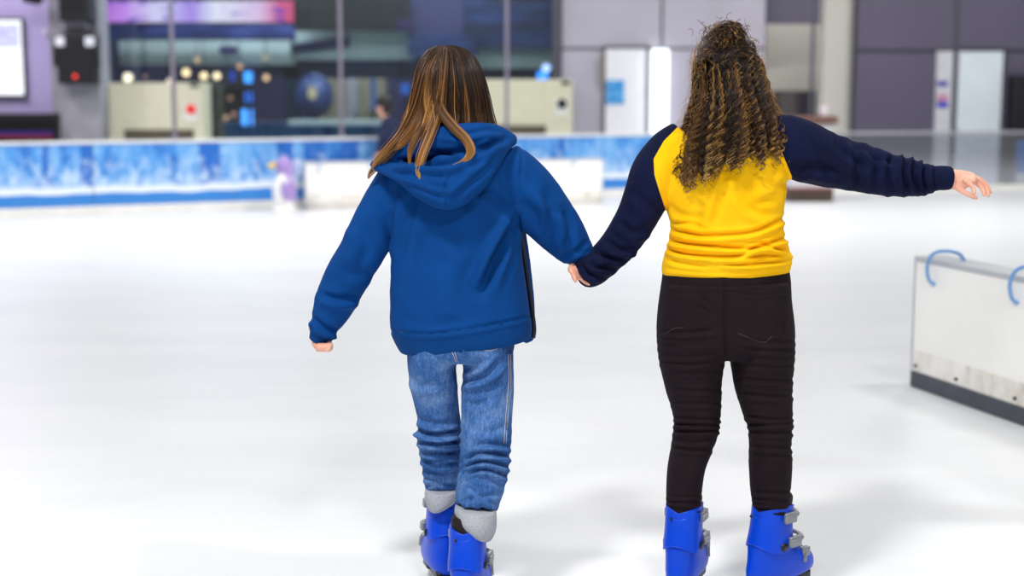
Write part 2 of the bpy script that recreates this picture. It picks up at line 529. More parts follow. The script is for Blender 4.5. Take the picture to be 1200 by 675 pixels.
mb = MB(); mb.box(x1, x1 + .1, YW + .3, 31, 0, 4.7); structure(mb.obj('wall_interior_right', M['dark_int']))

# rink boards -------------------------------------------------------
def board_mat():
    n = NT('winter_print'); n.b.inputs['Roughness'].default_value = .4
    uv = n.new('ShaderNodeUVMap').outputs[0]
    sep = n.new('ShaderNodeSeparateXYZ'); n.link(uv, sep.inputs[0]); u, vv = sep.outputs[0], sep.outputs[1]
    def mp(sx, sy, off=0):
        m = n.new('ShaderNodeMapping'); m.inputs['Scale'].default_value = (sx, sy, 1); m.inputs['Location'].default_value = (off, off, 0)
        n.link(uv, m.inputs[0]); return m.outputs[0]
    a = n.noise(mp(2.2, 1.2), 1.6, 5, .6)
    base = n.ramp(a, [(.32, '#1d6ac4'), (.48, '#4f98e0'), (.68, '#8fc2ee')])
    tree = n.noise(mp(2.1, .12, 3.3), 1.3, 2, .5)
    base = n.mix(n.ramp(tree, [(.54, (0, 0, 0, 1)), (.6, (1, 1, 1, 1))]), base, '#1c69c4')
    frost = n.noise(mp(5, 2.6, 7.1), 2.2, 5, .7)
    hgt = n.math('MULTIPLY', n.math('SUBTRACT', .95, vv), .42)
    fr = n.ramp(n.math('ADD', frost, n.math('SUBTRACT', hgt, .12)), [(.5, (0, 0, 0, 1)), (.68, (.9, .9, .9, 1))])
    base = n.mix(fr, base, '#c9dff5')
    wave = n.math('MULTIPLY', n.noise(mp(.9, .0, 1.7), 1.2, 2), .14)
    s1 = n.math('GREATER_THAN', n.math('ADD', .33, wave), n.math('ADD', vv, .03))
    base = n.mix(s1, base, '#e9f0f6')
    s2 = n.math('GREATER_THAN', n.math('ADD', .215, wave), vv)
    base = n.mix(s2, base, '#3585d4')
    n.color(base); return n.m
M['print'] = board_mat()

def line_at(px, A=BOARD_A, d=BDIR, py=205):
    r = W(px, py, 1.) - CP; k = r[0] / r[1]
    # (A.x + t d.x) = k (A.y + t d.y)
    t = (k * A[1] - A[0]) / (d[0] - k * d[1]); return t
def rink_board(t0, t1, A, d, label):
    c = A + d * t0; th = math.atan2(d[1], d[0]); L = t1 - t0
    r = thing('rink_board', (c[0], c[1], 0), label, 'rink board', 'printed rink boards', th)
    b = bmesh.new(); bmesh.ops.create_cube(b, size=1)
    for v in b.verts: v.co = Vector((.004 + (v.co.x + .5) * (L - .008), (v.co.y + .5) * .06, .128 + (v.co.z + .5) * .79))
    bmesh.ops.bevel(b, geom=b.edges[:], offset=.006, segments=2, affect='EDGES')
    V = np.array([v.co[:] for v in b.verts]); F = [[v.index for v in f.verts] for f in b.faces]; b.free()
    mesh_obj('printed_panel', V, F, M['print'], r, smooth=False, uv=V[:, [0, 2]] + np.array([t0, 0]))
    q = MB(); q.box(0.002, L - .002, -.015, .09, .915, .957, .012); q.obj('top_rail', M['rail'], r)
    q = MB(); q.box(0.002, L - .002, -.012, .075, 0, .128, .008); q.obj('kick_plate', M['kick'], r)
    return r
ts = [line_at(p) for p in (-330, 109, 330, 545, 765)]
labs = ['blue winter-print rink board at the far left, below the mauve wall and lit screen',
        'blue winter-print rink board below the grey pillar and the cream cabinet with the red switch',
        'blue winter-print rink board behind the lilac penguin, below the dark shop window',
        'blue winter-print rink board between the two skaters, below the cream cabinet with the black switch']
for a, b, l in zip(ts[:-1], ts[1:], labs): rink_board(a, b, BOARD_A, BDIR, l)
pb = BOARD_A + BDIR * ts[-1]
d2 = (BEND - pb); L2 = np.linalg.norm(d2)

def glass_barrier(A, d, L, label):
    RG = mat('grey_rail', '#a5a5ad', .4)
    r = thing('glass_barrier', (A[0], A[1], 0), label, 'barrier', None, math.atan2(d[1], d[0]))
    q = MB(); q.box(0, L, -.02, .07, .915, .957, .014); q.obj('top_rail', RG, r)
    q = MB(); q.box(0, L, 0, .05, 0, .1, .006); q.obj('base_channel', M['kick'], r)
    q = MB(); q.box(.01, L - .01, .02, .032, .1, .905); q.obj('glass_panel', M['glass_rink'], r)
    return r
rink_board(0, L2, pb, d2 / L2, 'blue winter-print rink board behind the yellow sweatshirt, next to the glass barrier')
glass_barrier(BEND, BDIR2, np.linalg.norm(np.array([9.2, 23.3]) - BEND) + 3, 'clear glass rink barrier with pale top rail below the slate wall')

def post(px, A, d, label, col=None, r=.028):
    t = line_at(px, A, d); c = A + d * t + np.array([-d[1], d[0]]) * .03
    q = MB(); q.cyl((c[0], c[1], .957), (c[0], c[1], 5.2), r)
    q.box(c[0] - .05, c[0] + .05, c[1] - .04, c[1] + .04, .957, .985, .005)
    base = (c[0], c[1], .957)
    o = q.obj('barrier_post', col or M['pole'], None, base); o.location = base
    tag(o, label, 'post', 'thin posts on the rink boards')
post(207, BOARD_A, BDIR, 'thin lilac-grey post standing in front of the cream cabinet with the red switch')
post(402, BOARD_A, BDIR, 'thin lilac-grey post on the boards above the white block beside the penguin')
post(595, BOARD_A, BDIR, 'thin lilac-grey post in front of the cream cabinet with the black switch')
post(949, BEND, BDIR2, 'thin dark post in front of the pale recess beside the curly hair', M['frame'])
post(1117, BEND, BDIR2, 'thin dark post crossing the pale doorway in the slate wall', M['frame'])

# white foam-board blocks on the ice -------------------------------
n = NT('ice_block_skin'); n.b.inputs['Roughness'].default_value = .45
v = n.coords(); g = n.noise(v, 2, 4); n.color(n.ramp(g, [(.35, '#f2f1ee'), (.65, '#fbfaf7')])); M['block'] = n.m
n = NT('worn_strip'); n.b.inputs['Roughness'].default_value = .55
g = n.noise(n.coords(scale=(5, 5, 2)), 1.5, 6, .7); n.color(n.ramp(g, [(.3, '#b39a78'), (.42, '#e2ded6'), (.6, '#f2f0ec')])); M['worn'] = n.m
M['base_dark'] = mat('grey_rubber', '#4a4d58', .7, vary=.15, vscale=8)
M['edge_grey'] = mat('grey_edge', '#b5b9be', .4)
M['rust'] = mat('rusty_bolt', '#3a2c22', .7)
M['blue_strap'] = mat('blue_handle', '#6f9fd6', .4)
def ice_block(c, th, L, label, H=.675, T=.18, base_col='base_dark'):
    r = thing('ice_block', (c[0], c[1], 0), label, 'ice barrier', 'white barrier blocks on the ice', th)
    q = MB(); q.box(0, L, 0, T, .2, H - .012, .008); q.obj('body', M['block'], r)
    q = MB(); q.box(0, L, -.004, T + .004, H - .03, H, .006)
    q.box(-.004, .012, -.005, T + .005, 0, H, .004); q.box(L - .012, L + .004, -.005, T + .005, 0, H, .004); q.obj('edge_trim', M['edge_grey'], r)
    q = MB(); q.box(.01, L - .01, -.003, T + .003, .085, .202, .004); q.obj('lower_strip', M['worn'], r)
    q = MB(); q.box(.012, L - .012, -.012, T + .012, 0, .088, .01); q.obj('base', M[base_col], r)
    for x in (.05, .42, .9, L - .6, L - .08):
        b = MB(); b.cyl((x, -.012, .118), (x, .0, .118), .009); b.obj('bolt', M['rust'], r)
    for x in (.19, L * .42, L - .45):
        a = np.linspace(0, 1, 16); pts = [(x, -.004, H - .13), (x - .005, -.035, H - .1), (x, -.05, H - .03), (x + .02, -.03, H + .035), (x + .05, .03, H + .05), (x + .07, .09, H + .035), (x + .08, .12, H - .005)]
        b = MB(); b.tube(cr(pts, 6), .0095, 10); b.obj('handle', M['blue_strap'], r)
    return r
p0 = G(1067, 452)[:2]; p1 = G(1200, 499)[:2]; d = p1 - p0; d /= np.linalg.norm(d)
# the long face we see is on the left of the block, so the block runs from its far end toward us
ice_block(p0, math.atan2(d[1], d[0]), 2.1, 'white barrier block with blue rope handles and dark base at the right edge', .7)
q0 = G(358, 246)[:2]; q1 = G(706, 239)[:2]; d = q1 - q0; LQ = np.linalg.norm(d); d /= LQ
M['base_pale'] = mat('pale_worn_base', '#cfcbc4', .6, vary=.12, vscale=5)
ice_block(q0, math.atan2(d[1], d[0]), LQ / 2 - .01, 'white barrier block on the far ice just right of the penguin', .645, base_col='base_pale')
ice_block(q0 + d * (LQ / 2 + .01), math.atan2(d[1], d[0]), LQ / 2 - .01, 'white barrier block on the far ice between the two skaters', .645, base_col='base_pale')

# ================================================================== BACKGROUND THINGS
def pb_box(q, xa, ya, xb, yb, Y, dep, bev=.01):
    q.box(X(xa, Y, (ya + yb) / 2), X(xb, Y, (ya + yb) / 2), Y, Y + dep, Z(yb, Y), Z(ya, Y), bev); return q
# lit screen on the left wall
def screen_mat():
    n = NT('lit_notice'); n.b.inputs['Base Color'].default_value = (0, 0, 0, 1)
    tc = n.new('ShaderNodeTexCoord'); sp = n.new('ShaderNodeSeparateXYZ'); n.link(tc.outputs['Generated'], sp.inputs[0])
    blk = n.math('MULTIPLY', n.math('GREATER_THAN', sp.outputs[2], .64), n.math('LESS_THAN', sp.outputs[2], .94))
    blk = n.math('MULTIPLY', blk, n.math('LESS_THAN', sp.outputs[0], .965))
    no = n.noise(n.coords('Generated', (5, 1, 12)), 1.5, 3)
    blk = n.math('MULTIPLY', blk, n.math('MULTIPLY', no, 1.5))
    c = n.mix(blk, '#f2f5ff', '#a4a6d8'); n.link(c, n.b.inputs['Emission Color']); n.b.inputs['Emission Strength'].default_value = 1.35
    return n.m
YS = YL - .12
t = thing('wall_screen', W(0, 114, YS), 'lit white screen with a lilac block, on the mauve wall', 'screen')
base = np.array(t.location)
q = MB(); pb_box(q, -60, 21, 28.5, 114, YS, .1, .015); q.obj('bezel', M['black'], t, base)
q = MB(); pb_box(q, -57, 23.5, 26, 111.5, YS - .015, .02, .003); q.obj('display', screen_mat(), t, base)
# dark counter under it
M['led_red'] = emis('red_strip', '#8a1238', .55); M['led_violet'] = emis('violet_strip', '#3a22a0', .5)
t = thing('dark_counter', W(20, 168, YL - .7), 'long dark counter with violet and red light strips under the screen', 'counter'); base = np.array(t.location) * (1, 1, 0)
t.location = base
q = MB(); pb_box(q, -250, 133, 62, 140, YL - .7, .39); q.obj('counter_top', M['black'], t, base)
q = MB(); q.box(X(-250, YL - .6), X(61, YL - .6), YL - .5, YL - .31, 0, Z(140, YL - .7)); q.obj('body', M['black'], t, base)
q = MB(); pb_box(q, -250, 154, 61, 157.5, YL - .55, .05, .004); q.obj('light_strip', M['led_violet'], t, base)
q = MB(); pb_box(q, -250, 157.8, 61, 163, YL - .55, .05, .004); q.obj('light_strip', M['led_red'], t, base)
# ceiling spotlight cut by top edge
t = thing('spotlight', W(40, 0, YL - .6), 'small black spotlight hanging by the top edge, left of the pillar', 'spotlight'); base = np.array(t.location)
q = MB(); c = W(40, -3, YL - .6); q.tube([c + (-.13, -.05, .02), c + (-.1, -.05, .0), c + (.08, 0, -.02), c + (.13, 0, 0)], [.08, .1, .1, .06], 16); q.obj('housing', M['black'], t, base, smooth=True)
q = MB(); q.cyl(c, c + (0, 0, 2.6), .015); q.obj('stem', M['black'], t, base)
# loudspeaker and lamp box on pillar
YP = YL - .3
t = thing('loudspeaker', W(86, 26, YP), 'upper black loudspeaker on the grey pillar', 'loudspeaker'); base = np.array(t.location)
q = MB(); pb_box(q, 68, -18, 105, 25, YP - .4, .38, .02); q.obj('cabinet', M['black'], t, base)
q = MB(); c = W(86.5, 4, YP - .4); q.cyl(c + (0, 0, 0), c - (0, .015, 0), .2, .18, 24); q.obj('speaker_cone', M['black_plastic'], t, base)
q = MB(); pb_box(q, 72, 25.5, 101, 33, YP - .2, .2, .01); q.obj('bracket', mat('bracket_grey', '#9b99a6', .5), t, base)
t = thing('wall_mounted_light_box', W(86, 98, YP), 'black box with two white lamps and a red light on the grey pillar', 'light box'); base = np.array(t.location)
q = MB(); pb_box(q, 66.5, 41, 109.5, 98.5, YP - .37, .365, .02); pb_box(q, 75, 36, 100, 44, YP - .35, .32, .02); pb_box(q, 61.5, 42, 67, 78, YP - .31, .25, .01); pb_box(q, 108.5, 42, 112.5, 78, YP - .31, .25, .01); q.obj('housing', M['black'], t, base)
for xx in (69.5, 104.5):
    q = MB(); pb_box(q, xx - 5.5, 43, xx + 5.5, 54, YP - .4, .06, .02); q.obj('lamp', mat('lamp_lens', '#cfd0d8', .3, emit='#d8d8e4', estr=.25), t, base)
q = MB(); q.ell(W(88, 89.5, YP - .37), (.036, .03, .036)); q.obj('indicator', emis('red_indicator', '#ff3b2f', 1.6), t, base, smooth=True)
# small sensor dot
o = MB(); c = W(53, 38, YL - .03); o.ell(c, (.045, .03, .05)); o = o.obj('wall_sensor', mat('sensor_white', '#d8d3e0', .5), None, c, True); o.location = c
tag(o, 'tiny white sensor on the mauve wall beside the screen', 'sensor')

# cream cabinets -----------------------------------------------------
def cream_cabinet(xa, xb, yt, gx0, gx1, gy0, sw, swc, label, knob):
    Yc = 24.15
    c = W((xa + xb) / 2, yt, Yc) * (1, 1, 0)
    t = thing('cream_cabinet', c, label, 'cabinet', 'cream cabinets by the shop window')
    q = MB(); zt = Z(yt, Yc); xl, xr = X(xa, Yc, 130), X(xb, Yc, 130)
    q.box(xl, xr, Yc, Yc + .6, .06, zt, .02); q.box(xl + .04, xr - .04, Yc + .03, Yc + .57, 0, .06); q.obj('body', M['cream'], t, c)
    q = MB(); xm = xl + (xr - xl) * .72
    for a, b in ((xl + .02, (xl + xm) / 2 - .01), ((xl + xm) / 2 + .01, xm - .01), (xm + .01, xr - .02)):
        q.box(a, b, Yc - .014, Yc + .01, Z(gy0 - 4, Yc), zt - .03, .006)
    q.obj('front_panel', M['cream'], t, c)
    q = MB(); zg = Z(gy0, Yc); q.box(X(gx0, Yc), X(gx1, Yc), Yc - .012, Yc + .01, zg - .3, zg); g = q.obj('grille', mat('grille_dark', '#4d4636', .6), t, c)
    q = MB(); xs = np.arange(X(gx0, Yc) + .02, X(gx1, Yc), .045)
    for x in xs: q.box(x, x + .014, Yc - .024, Yc - .01, zg - .29, zg - .02)
    q.obj('fin', mat('fin_olive', '#77705a', .5), g, c)
    q = MB(); s = W(sw[0], sw[1], Yc - .03); q.box(s[0] - .12, s[0] + .1, s[1] - .01, s[1] + .04, s[2] - .19, s[2] + .09, .01); pl = q.obj('switch_plate', M['white_plastic'], t, c)
    q = MB(); q.cyl(s - (0, .01, 0), s - (0, .07, 0), .085, .07, 24); k = q.obj('switch_knob', swc, pl, c)
    q = MB(); s = W(knob[0], knob[1], Yc - .02); q.box(s[0] - .07, s[0] + .07, s[1] - .03, s[1] + .05, s[2] - .03, s[2] + .03, .01); q.obj('latch', M['black'], t, c)
    return t
cream_cabinet(127, 239, 97, 143, 225, 152, (224, 128), mat('red_switch', '#e0231c', .35, emit='#e0231c', estr=.25), 'cream cabinet with red switch and vent grille beside the grey pillar', (228, 100))
cream_cabinet(552, 671, 93, 556, 657 - 17, 147, (658.5, 121.5), M['black_plastic'], 'cream cabinet with black switch, right of the long-haired skater', (663, 97))
# blue beacon standing on second cabinet
c = W(638, 93, 24.4)
t = thing('blue_beacon', c, 'small glowing blue beacon on top of the cream cabinet', 'lamp'); b_ = np.array(c)
q = MB(); q.box(c[0] - .12, c[0] + .06, c[1], c[1] + .16, c[2], c[2] + .13, .02); q.obj('lamp_body', emis('blue_lamp', '#2f8cff', 1.8), t, b_)
q = MB(); q.ell(c + (.03, .0, .19), (.07, .06, .07)); q.obj('lamp_dome', emis('pale_blue_lamp', '#a5c4ff', 1.8), t, b_, True)

# white door and lit strip
def door(name, xa, xb, yt, Y, m, handle=None):
    zt = Z(yt, Y); xl, xr = X(xa, Y, 110), X(xb, Y, 110)
    q = MB(); q.box(xl, xr, Y - .04, Y + .02, 0, zt, .006); o = structure(q.obj(name, m))
    q = MB(); q.box(xl - .04, xl, Y - .06, Y + .03, 0, zt + .04, .004); q.box(xr, xr + .04, Y - .06, Y + .03, 0, zt + .04, .004); q.box(xl, xr, Y - .06, Y + .03, zt, zt + .04, .004); q.obj('door_frame', M['joint'], o)
    if handle:
        q = MB(); h = W(handle[0], handle[1], Y - .1); q.box(h[0] - .04, h[0] + .04, h[1], h[1] + .06, h[2] - .25, h[2] + .25, .02); q.obj('door_handle', mat('brass_brown', '#8f8378', .5), o)
    return o
door('door_1', 709, 757, 57, YW - .02, M['door_white'], (705.5, 83))
M['poster_blue'] = None
n = NT('blue_poster'); g = n.noise(n.coords('Generated', (3, 1, 4)), 1.6, 3); n.color(n.ramp(g, [(.35, '#1b7fd0'), (.5, '#2f9be6'), (.65, '#8fd0f6')])); M['poster_blue'] = n.m
q = MB(); pb_box(q, 710.5, 94, 731.5, 122, YW - .09, .02, .003); c = W(721, 122, YW - .09); o = q.obj('poster', M['poster_blue'], None, c); o.location = c
tag(o, 'blue poster stuck on the white door', 'poster')
q = MB(); q.box(X(763.5, YW - .22), X(784, YW - .22), YW - .22, YW - .1, .02, Z(57, YW - .22), .04); c = W(774, 160, YW - .2) * (1, 1, 0); o = q.obj('glowing_column', emis('bright_panel', '#f4fdff', 2.2), None, c); o.location = c
tag(o, 'tall glowing white light panel beside the white door', 'light panel')
# doorway in slate wall
door('door_2', 1120, 1173, 60, YW - .14, M['frost'])
q = MB(); pb_box(q, 1098, 60, 1117, 158, YW - .2, .08, .01); c = W(1107, 158, YW - .2); 
c = c * (1, 1, 0); t = thing('door_side_panel', c, 'pale side panel with small posters beside the frosted door', 'panel')
q = MB(); q.box(X(1098, YW - .2), X(1117, YW - .2), YW - .2, YW - .12, 0, Z(60, YW - .2), .01); q.obj('panel', mat('pale_panel', '#d4d5da', .5), t, c)
for ya, yb, cc in ((95, 101, '#4b3fb0'), (111, 119, '#c98fa8'), (119, 126, '#3f46c8')):
    q = MB(); pb_box(q, 1098.5, ya, 1111, yb, YW - .22, .02, .003); q.obj('notice', mat('notice', cc, .5), t, c)
# dark thing at far right
t = thing('dark_locker', W(1203, 160, YW - .5) * (1, 1, 0), 'dark locker at the right edge against the slate wall', 'locker'); base = np.array(t.location)
q = MB(); q.box(X(1191, YW - .5), X(1230, YW - .5), YW - .5, YW - .12, 0, Z(88, YW - .5), .015); q.obj('body', M['black'], t, base)
q = MB(); q.box(X(1193, YW - .5), X(1228, YW - .5), YW - .515, YW - .49, .1, Z(90, YW - .5), .008); q.obj('door', mat('dark_door', '#1c1b22', .4), t, base)
# blue panel seen through the glass on the right edge
t = thing('blue_sign_board', W(1203, 222, 24.0) * (1, 1, 0), 'blue board with a white stripe at the right edge, behind the glass barrier', 'sign board'); base = np.array(t.location)
Yb = 24.0; z0, z1 = 0.0, Z(165, Yb)
q = MB(); q.box(X(1191, Yb, 200), X(1250, Yb, 200), Yb, Yb + .06, .02, z1, .01); q.obj('board', mat('board_blue', '#2f74c4', .5), t, base)
q = MB(); q.box(X(1191, Yb, 200) + .005, X(1250, Yb, 200) - .005, Yb - .006, Yb + .01, Z(214, Yb), Z(204, Yb), .002); q.obj('stripe', M['white_plastic'], t, base)
q = MB(); q.box(X(1194, Yb, 200), X(1246, Yb, 200), Yb - .1, Yb + .2, 0, .03, .005); q.obj('foot', M['black'], t, base)
# recess furniture
t = thing('dark_cupboard', W(940, 200, YR - .5) * (1, 1, 0), 'dark low cupboard in the pale recess behind the thin post', 'cupboard'); base = np.array(t.location)
q = MB(); q.box(X(912, YR - .5), X(958, YR - .5), YR - .5, YR - .02, 0, Z(106, YR - .5), .015); q.obj('body', mat('dark_taupe', '#4a4548', .6), t, base)
q = MB(); xm = X(935, YR - .5); q.box(X(913, YR - .5) + .02, xm - .01, YR - .52, YR - .49, .1, Z(109, YR - .5), .008); q.obj('door', mat('taupe_door', '#544e51', .6), t, base)
q = MB(); q.box(xm + .01, X(958, YR - .5) - .02, YR - .52, YR - .49, .1, Z(109, YR - .5), .008); q.obj('door', M['joint'], t, base)
# skate stand under the outstretched arm
gc = G(950, 237)
t = thing('display_stand', (gc[0], gc[1], 0), 'pale stand with dark brown base and brown tray top, under the outstretched arm', 'stand'); base = np.array([gc[0], gc[1], 0])
hw = .33
q = MB(); q.box(gc[0] - hw + .02, gc[0] + hw - .02, gc[1] + .02, gc[1] + .38, .2, 1.12, .02); q.obj('body', mat('pale_grey_stand', '#c9c8cc', .6), t, base)
q = MB(); q.box(gc[0] - hw, gc[0] + hw, gc[1], gc[1] + .4, 0, .19, .02); q.obj('base', mat('dark_brown', '#463630', .6, vary=.2), t, base)
q = MB(); q.box(gc[0] - hw, gc[0] + hw, gc[1] - .002, gc[1] + .402, .18, .205, .006); q.obj('trim', mat('dull_red', '#8a4a44', .6), t, base)
q = MB(); q.box(gc[0] - hw * .8, gc[0] + hw * 1.1, gc[1] - .02, gc[1] + .42, 1.12, 1.235, .02); q.obj('tray', mat('tray_brown', '#6a4a42', .6, vary=.2), t, base)
c = np.array([gc[0] + .17, gc[1] - .13, 0]); zc = 1.235
q = MB(); c = np.array([gc[0] + .18, gc[1] + .12, zc]); q.tube([c, c + (0, 0, .02), c + (0, 0, .12), c + (0, 0, .14)], [.05, .055, .07, .07], 16); o = q.obj('paper_cup', mat('pinkish_white', '#e6dbe2', .5), None, c); o.location = c
tag(o, 'white paper cup on the brown tray of the stand', 'cup')

# ---- inside the shop window
def led_mat():
    n = NT('led_picture'); n.b.inputs['Base Color'].default_value = (.01, .01, .01, 1)
    v = n.coords('Generated'); sp = n.new('ShaderNodeSeparateXYZ'); n.link(v, sp.inputs[0])
    c = n.ramp(sp.outputs[0], [(0, '#c46ad8'), (.14, '#d58cf0'), (.3, '#eadcff'), (.48, '#b58cf0'), (.6, '#f4ecff'), (.82, '#f0c8ee'), (.93, '#e8508a'), (1, '#e04a78')])
    g = n.noise(n.coords('Generated', (7, 1, 2.2)), 1.3, 4, .6)
    c = n.mix(n.ramp(g, [(.56, (0, 0, 0, 1)), (.66, (1, 1, 1, 1))]), c, '#5a2fc0')
    n.link(c, n.b.inputs['Emission Color']); n.b.inputs['Emission Strength'].default_value = 1.25
    return n.m
YI = 26.0
t = thing('led_display', W(230, 27, YI), 'long glowing pink and violet display above the cream cabinet', 'display'); base = np.array(t.location)
q = MB(); pb_box(q, 112, -2, 347, 28.5, YI, .15, .01); q.obj('frame', M['black'], t, base)
q = MB(); pb_box(q, 114, 1, 344, 26, YI - .02, .03, .003); q.obj('screen', led_mat(), t, base)
q = MB(); 
for xx in (150, 300): q = MB(); c = W(xx, -2, YI + .07); q.cyl(c, (c[0], c[1], 4.6), .02); q.obj('hanger', M['black'], t, base)
# dark blue fascia under the display
def fascia_mat(name, a, b, c):
    n = NT(name); n.b.inputs['Roughness'].default_value = .4
    g = n.noise(n.coords('Object', (.8, 1, 5)), 1.2, 4, .6); n.color(n.ramp(g, [(.35, a), (.52, b), (.72, c)])); return n.m
M['fas1'] = fascia_mat('blue_fascia', '#1c2450', '#2f3a78', '#5a63a8')
M['fas2'] = fascia_mat('night_blue_strip', '#101730', '#17224a', '#2a3f70')
def slab(name, label, cat, rect, Y, dep, m, bev=.01, group=None):
    c = W((rect[0] + rect[2]) / 2, rect[3], Y); q = MB(); pb_box(q, *rect, Y, dep, bev); o = q.obj(name, m, None, c); o.location = c
    return tag(o, label, cat, group)
def trim(i, rect, Y, dep, m):
    q = MB(); pb_box(q, *rect, Y, dep); return structure(q.obj(f'trim_{i}', m))
trim(2, (105, 29, 345, 47, ), YI + .6, .2, M['fas1'])
trim(3, (105, 45, 345, 76), YI + 1.2, .2, M['reflection_sill'])  # reflection of the rink in the glass, built as a solid strip
trim(4, (340, 31, 485, 70), YI + 1.2, .2, M['reflection_sill'])  # same reflected band, continued to the right
trim(5, (345, -60, 480, 36), YI + .6, .2, M['black'])
trim(6, (478, -60, 545, 44), YI + .7, .2, M['dark_int'])
trim(7, (478, 40, 560, 66), YI + .5, .2, M['fas2'])
trim(8, (543, 0, 665, 57), YI + .7, .2, M['fas2'])  # dark blue reflection in the glass, built as a solid strip
trim(9, (545, 50, 665, 80), YI + 1.0, .2, M['reflection_sill'])  # pale green reflection in the glass, also a solid strip
trim(10, (300, 66, 665, 92), YI + 1.6, .2, M['fas2'])
trim(11, (238, 147, 446, 175), 25.3, .25, M['black'])
trim(12, (338, 141, 446, 147.5), 25.9, .3, M['reflection_sill'])
# purple signs on the reflected band
slab('hanging_sign', 'small violet sign on the grey-green reflected band below the glowing display', 'sign', (257, 54, 278, 62), YI + 1.15, .04, emis('violet_sign', '#5a48a0', .5))
slab('hanging_sign', 'violet lit sign in the black fascia above the far skater', 'sign', (464, 23, 484, 35), YI + .55, .04, emis('violet_sign2', '#4a2a80', .5))
# slanting dark sign
t = MB(); c = W(375, 53, YI + 1.1); t.box(-.55, .55, -.05, .05, -.09, .09, .02, Matrix.Translation(c) @ Matrix.Rotation(-.12, 4, 'Y')); o = t.obj('arrow_sign', mat('sign_dark', '#2b2560', .5), None, c); o.location = c
tag(o, 'slanted dark sign hanging left of the middle thin post', 'sign')
# lamps
def pendant(px, py, r, col, strength, label, Y=27.0):
    c = W(px, py, Y); t = thing('pendant_lamp', (c[0], c[1], c[2]), label, 'lamp', 'round lamps glowing behind the shop window')
    q = MB(); q.ell((0, 0, 0), (r, r, r), None, 14); q.obj('bulb', emis('lamp_glow', col, strength), t, None, True)
    q = MB(); q.cyl((0, 0, r * .9), (0, 0, 4.6 - c[2]), .008, None, 6); q.obj('cord', M['black'], t)
wl = 'warm shop window lamp, '
for px, py, r, c, s, l in (
    (150, 91, .085, '#ffe9c8', 3.0, 'big, above the left cream cabinet near the pillar'),
    (218, 85, .07, '#ffd9a8', 3.2, 'just right of the post in front of the cream cabinet'),
    (239, 89, .065, '#ffd9a8', 3.2, 'above the right corner of the left cream cabinet'),
    (254, 89, .065, '#ffdfb4', 3.2, 'right beside the cream cabinet corner lamp'),
    (231, 70, .045, '#ffca98', 1.4, 'small and high over the cream cabinet'),
    (281, 78, .05, '#ffb890', 1.3, 'dim orange, above the tall blue light'),
    (311, 68, .05, '#e8cfa0', 1.2, 'dim, high on the right of the blue lights'),
    (312, 91, .055, '#ffc898', 2.0, 'lower, right of the blue lights'),
    (199, 95, .05, '#ffe0c8', 2.2, 'low against the left side of the thin post'),
    (170, 90, .035, '#d8a0a0', 1.0, 'tiny and dim, left of the thin post'),
    (265, 138, .05, '#e0b090', 1.2, 'lowest left, by the dark shelf'),
    (274, 134, .045, '#e8a898', 1.0, 'low pinkish, next to the blue lights'),
    (270, 115, .045, '#c89878', .9, 'dim, in the middle of the dark shelf')):
    pendant(px, py, r, c, s, wl + l, 26.75 + .6 * ((px * 7 + py * 3) % 11) / 11)
def blue_tube(px, y0, y1, w, label, c='#2a7dff', s=2.2, Y=26.9):
    a = W(px, y1, Y); b = W(px, y0, Y); t = thing('light_tube', a * (1, 1, 0), label, 'light', 'blue lights behind the shop window'); base = a * (1, 1, 0)
    q = MB(); q.cyl(a, (a[0], a[1], b[2]), w, None, 14); q.obj('tube', emis('blue_glow', c, s), t, base)
    q = MB(); q.cyl((a[0], a[1], .02), a, .03, None, 8); q.box(a[0] - .12, a[0] + .12, a[1] - .12, a[1] + .12, .02, .05); q.obj('stand', M['black'], t, base)
blue_tube(291, 84, 97, .075, 'upper bright blue light behind the shop window', '#3f9cff', 2.6)
blue_tube(291.5, 108, 120, .06, 'middle bright blue light behind the shop window', '#2a7dff', 2.2, 27.2)
blue_tube(290, 128, 149, .11, 'lowest and biggest blue light behind the shop window', '#4a9cff', 2.6, 27.5)
blue_tube(272, 83, 95, .05, 'dimmer blue light left of the bright blue ones', '#1f4fd0', 1.4, 27.7)
blue_tube(438, 92, 128, .05, 'pale blue light strip behind the far skater', '#4a78c0', .7, 28)
blue_tube(475, 98, 110, .08, 'blue lamp at the edge of the long hair', '#2f6fd8', 1.0, 28)
# shelf unit with bottles
Ysh = 28.6
c = W(265, 160, Ysh) * (1, 1, 0) ; t = thing('display_shelf', c, 'dark open shelf unit behind the shop window, left of blue lights', 'shelf')
xl, xr = X(243, Ysh), X(283, Ysh); q = MB()
for z in (.45, .85, 1.25, 1.65): q = MB(); q.box(xl, xr, Ysh, Ysh + .4, z, z + .04); q.obj('shelf_board', M['black'], t, c)
q = MB(); q.box(xl - .04, xl, Ysh, Ysh + .4, .02, 2.0); q.obj('side_panel', M['black'], t, c)
q = MB(); q.box(xr, xr + .04, Ysh, Ysh + .4, .02, 2.0); q.obj('side_panel', M['black'], t, c)
q = MB(); q.box(xl, xr, Ysh + .38, Ysh + .4, .02, 2.0); q.obj('back_panel', mat('shelf_back', '#3a3a48', .6), t, c)
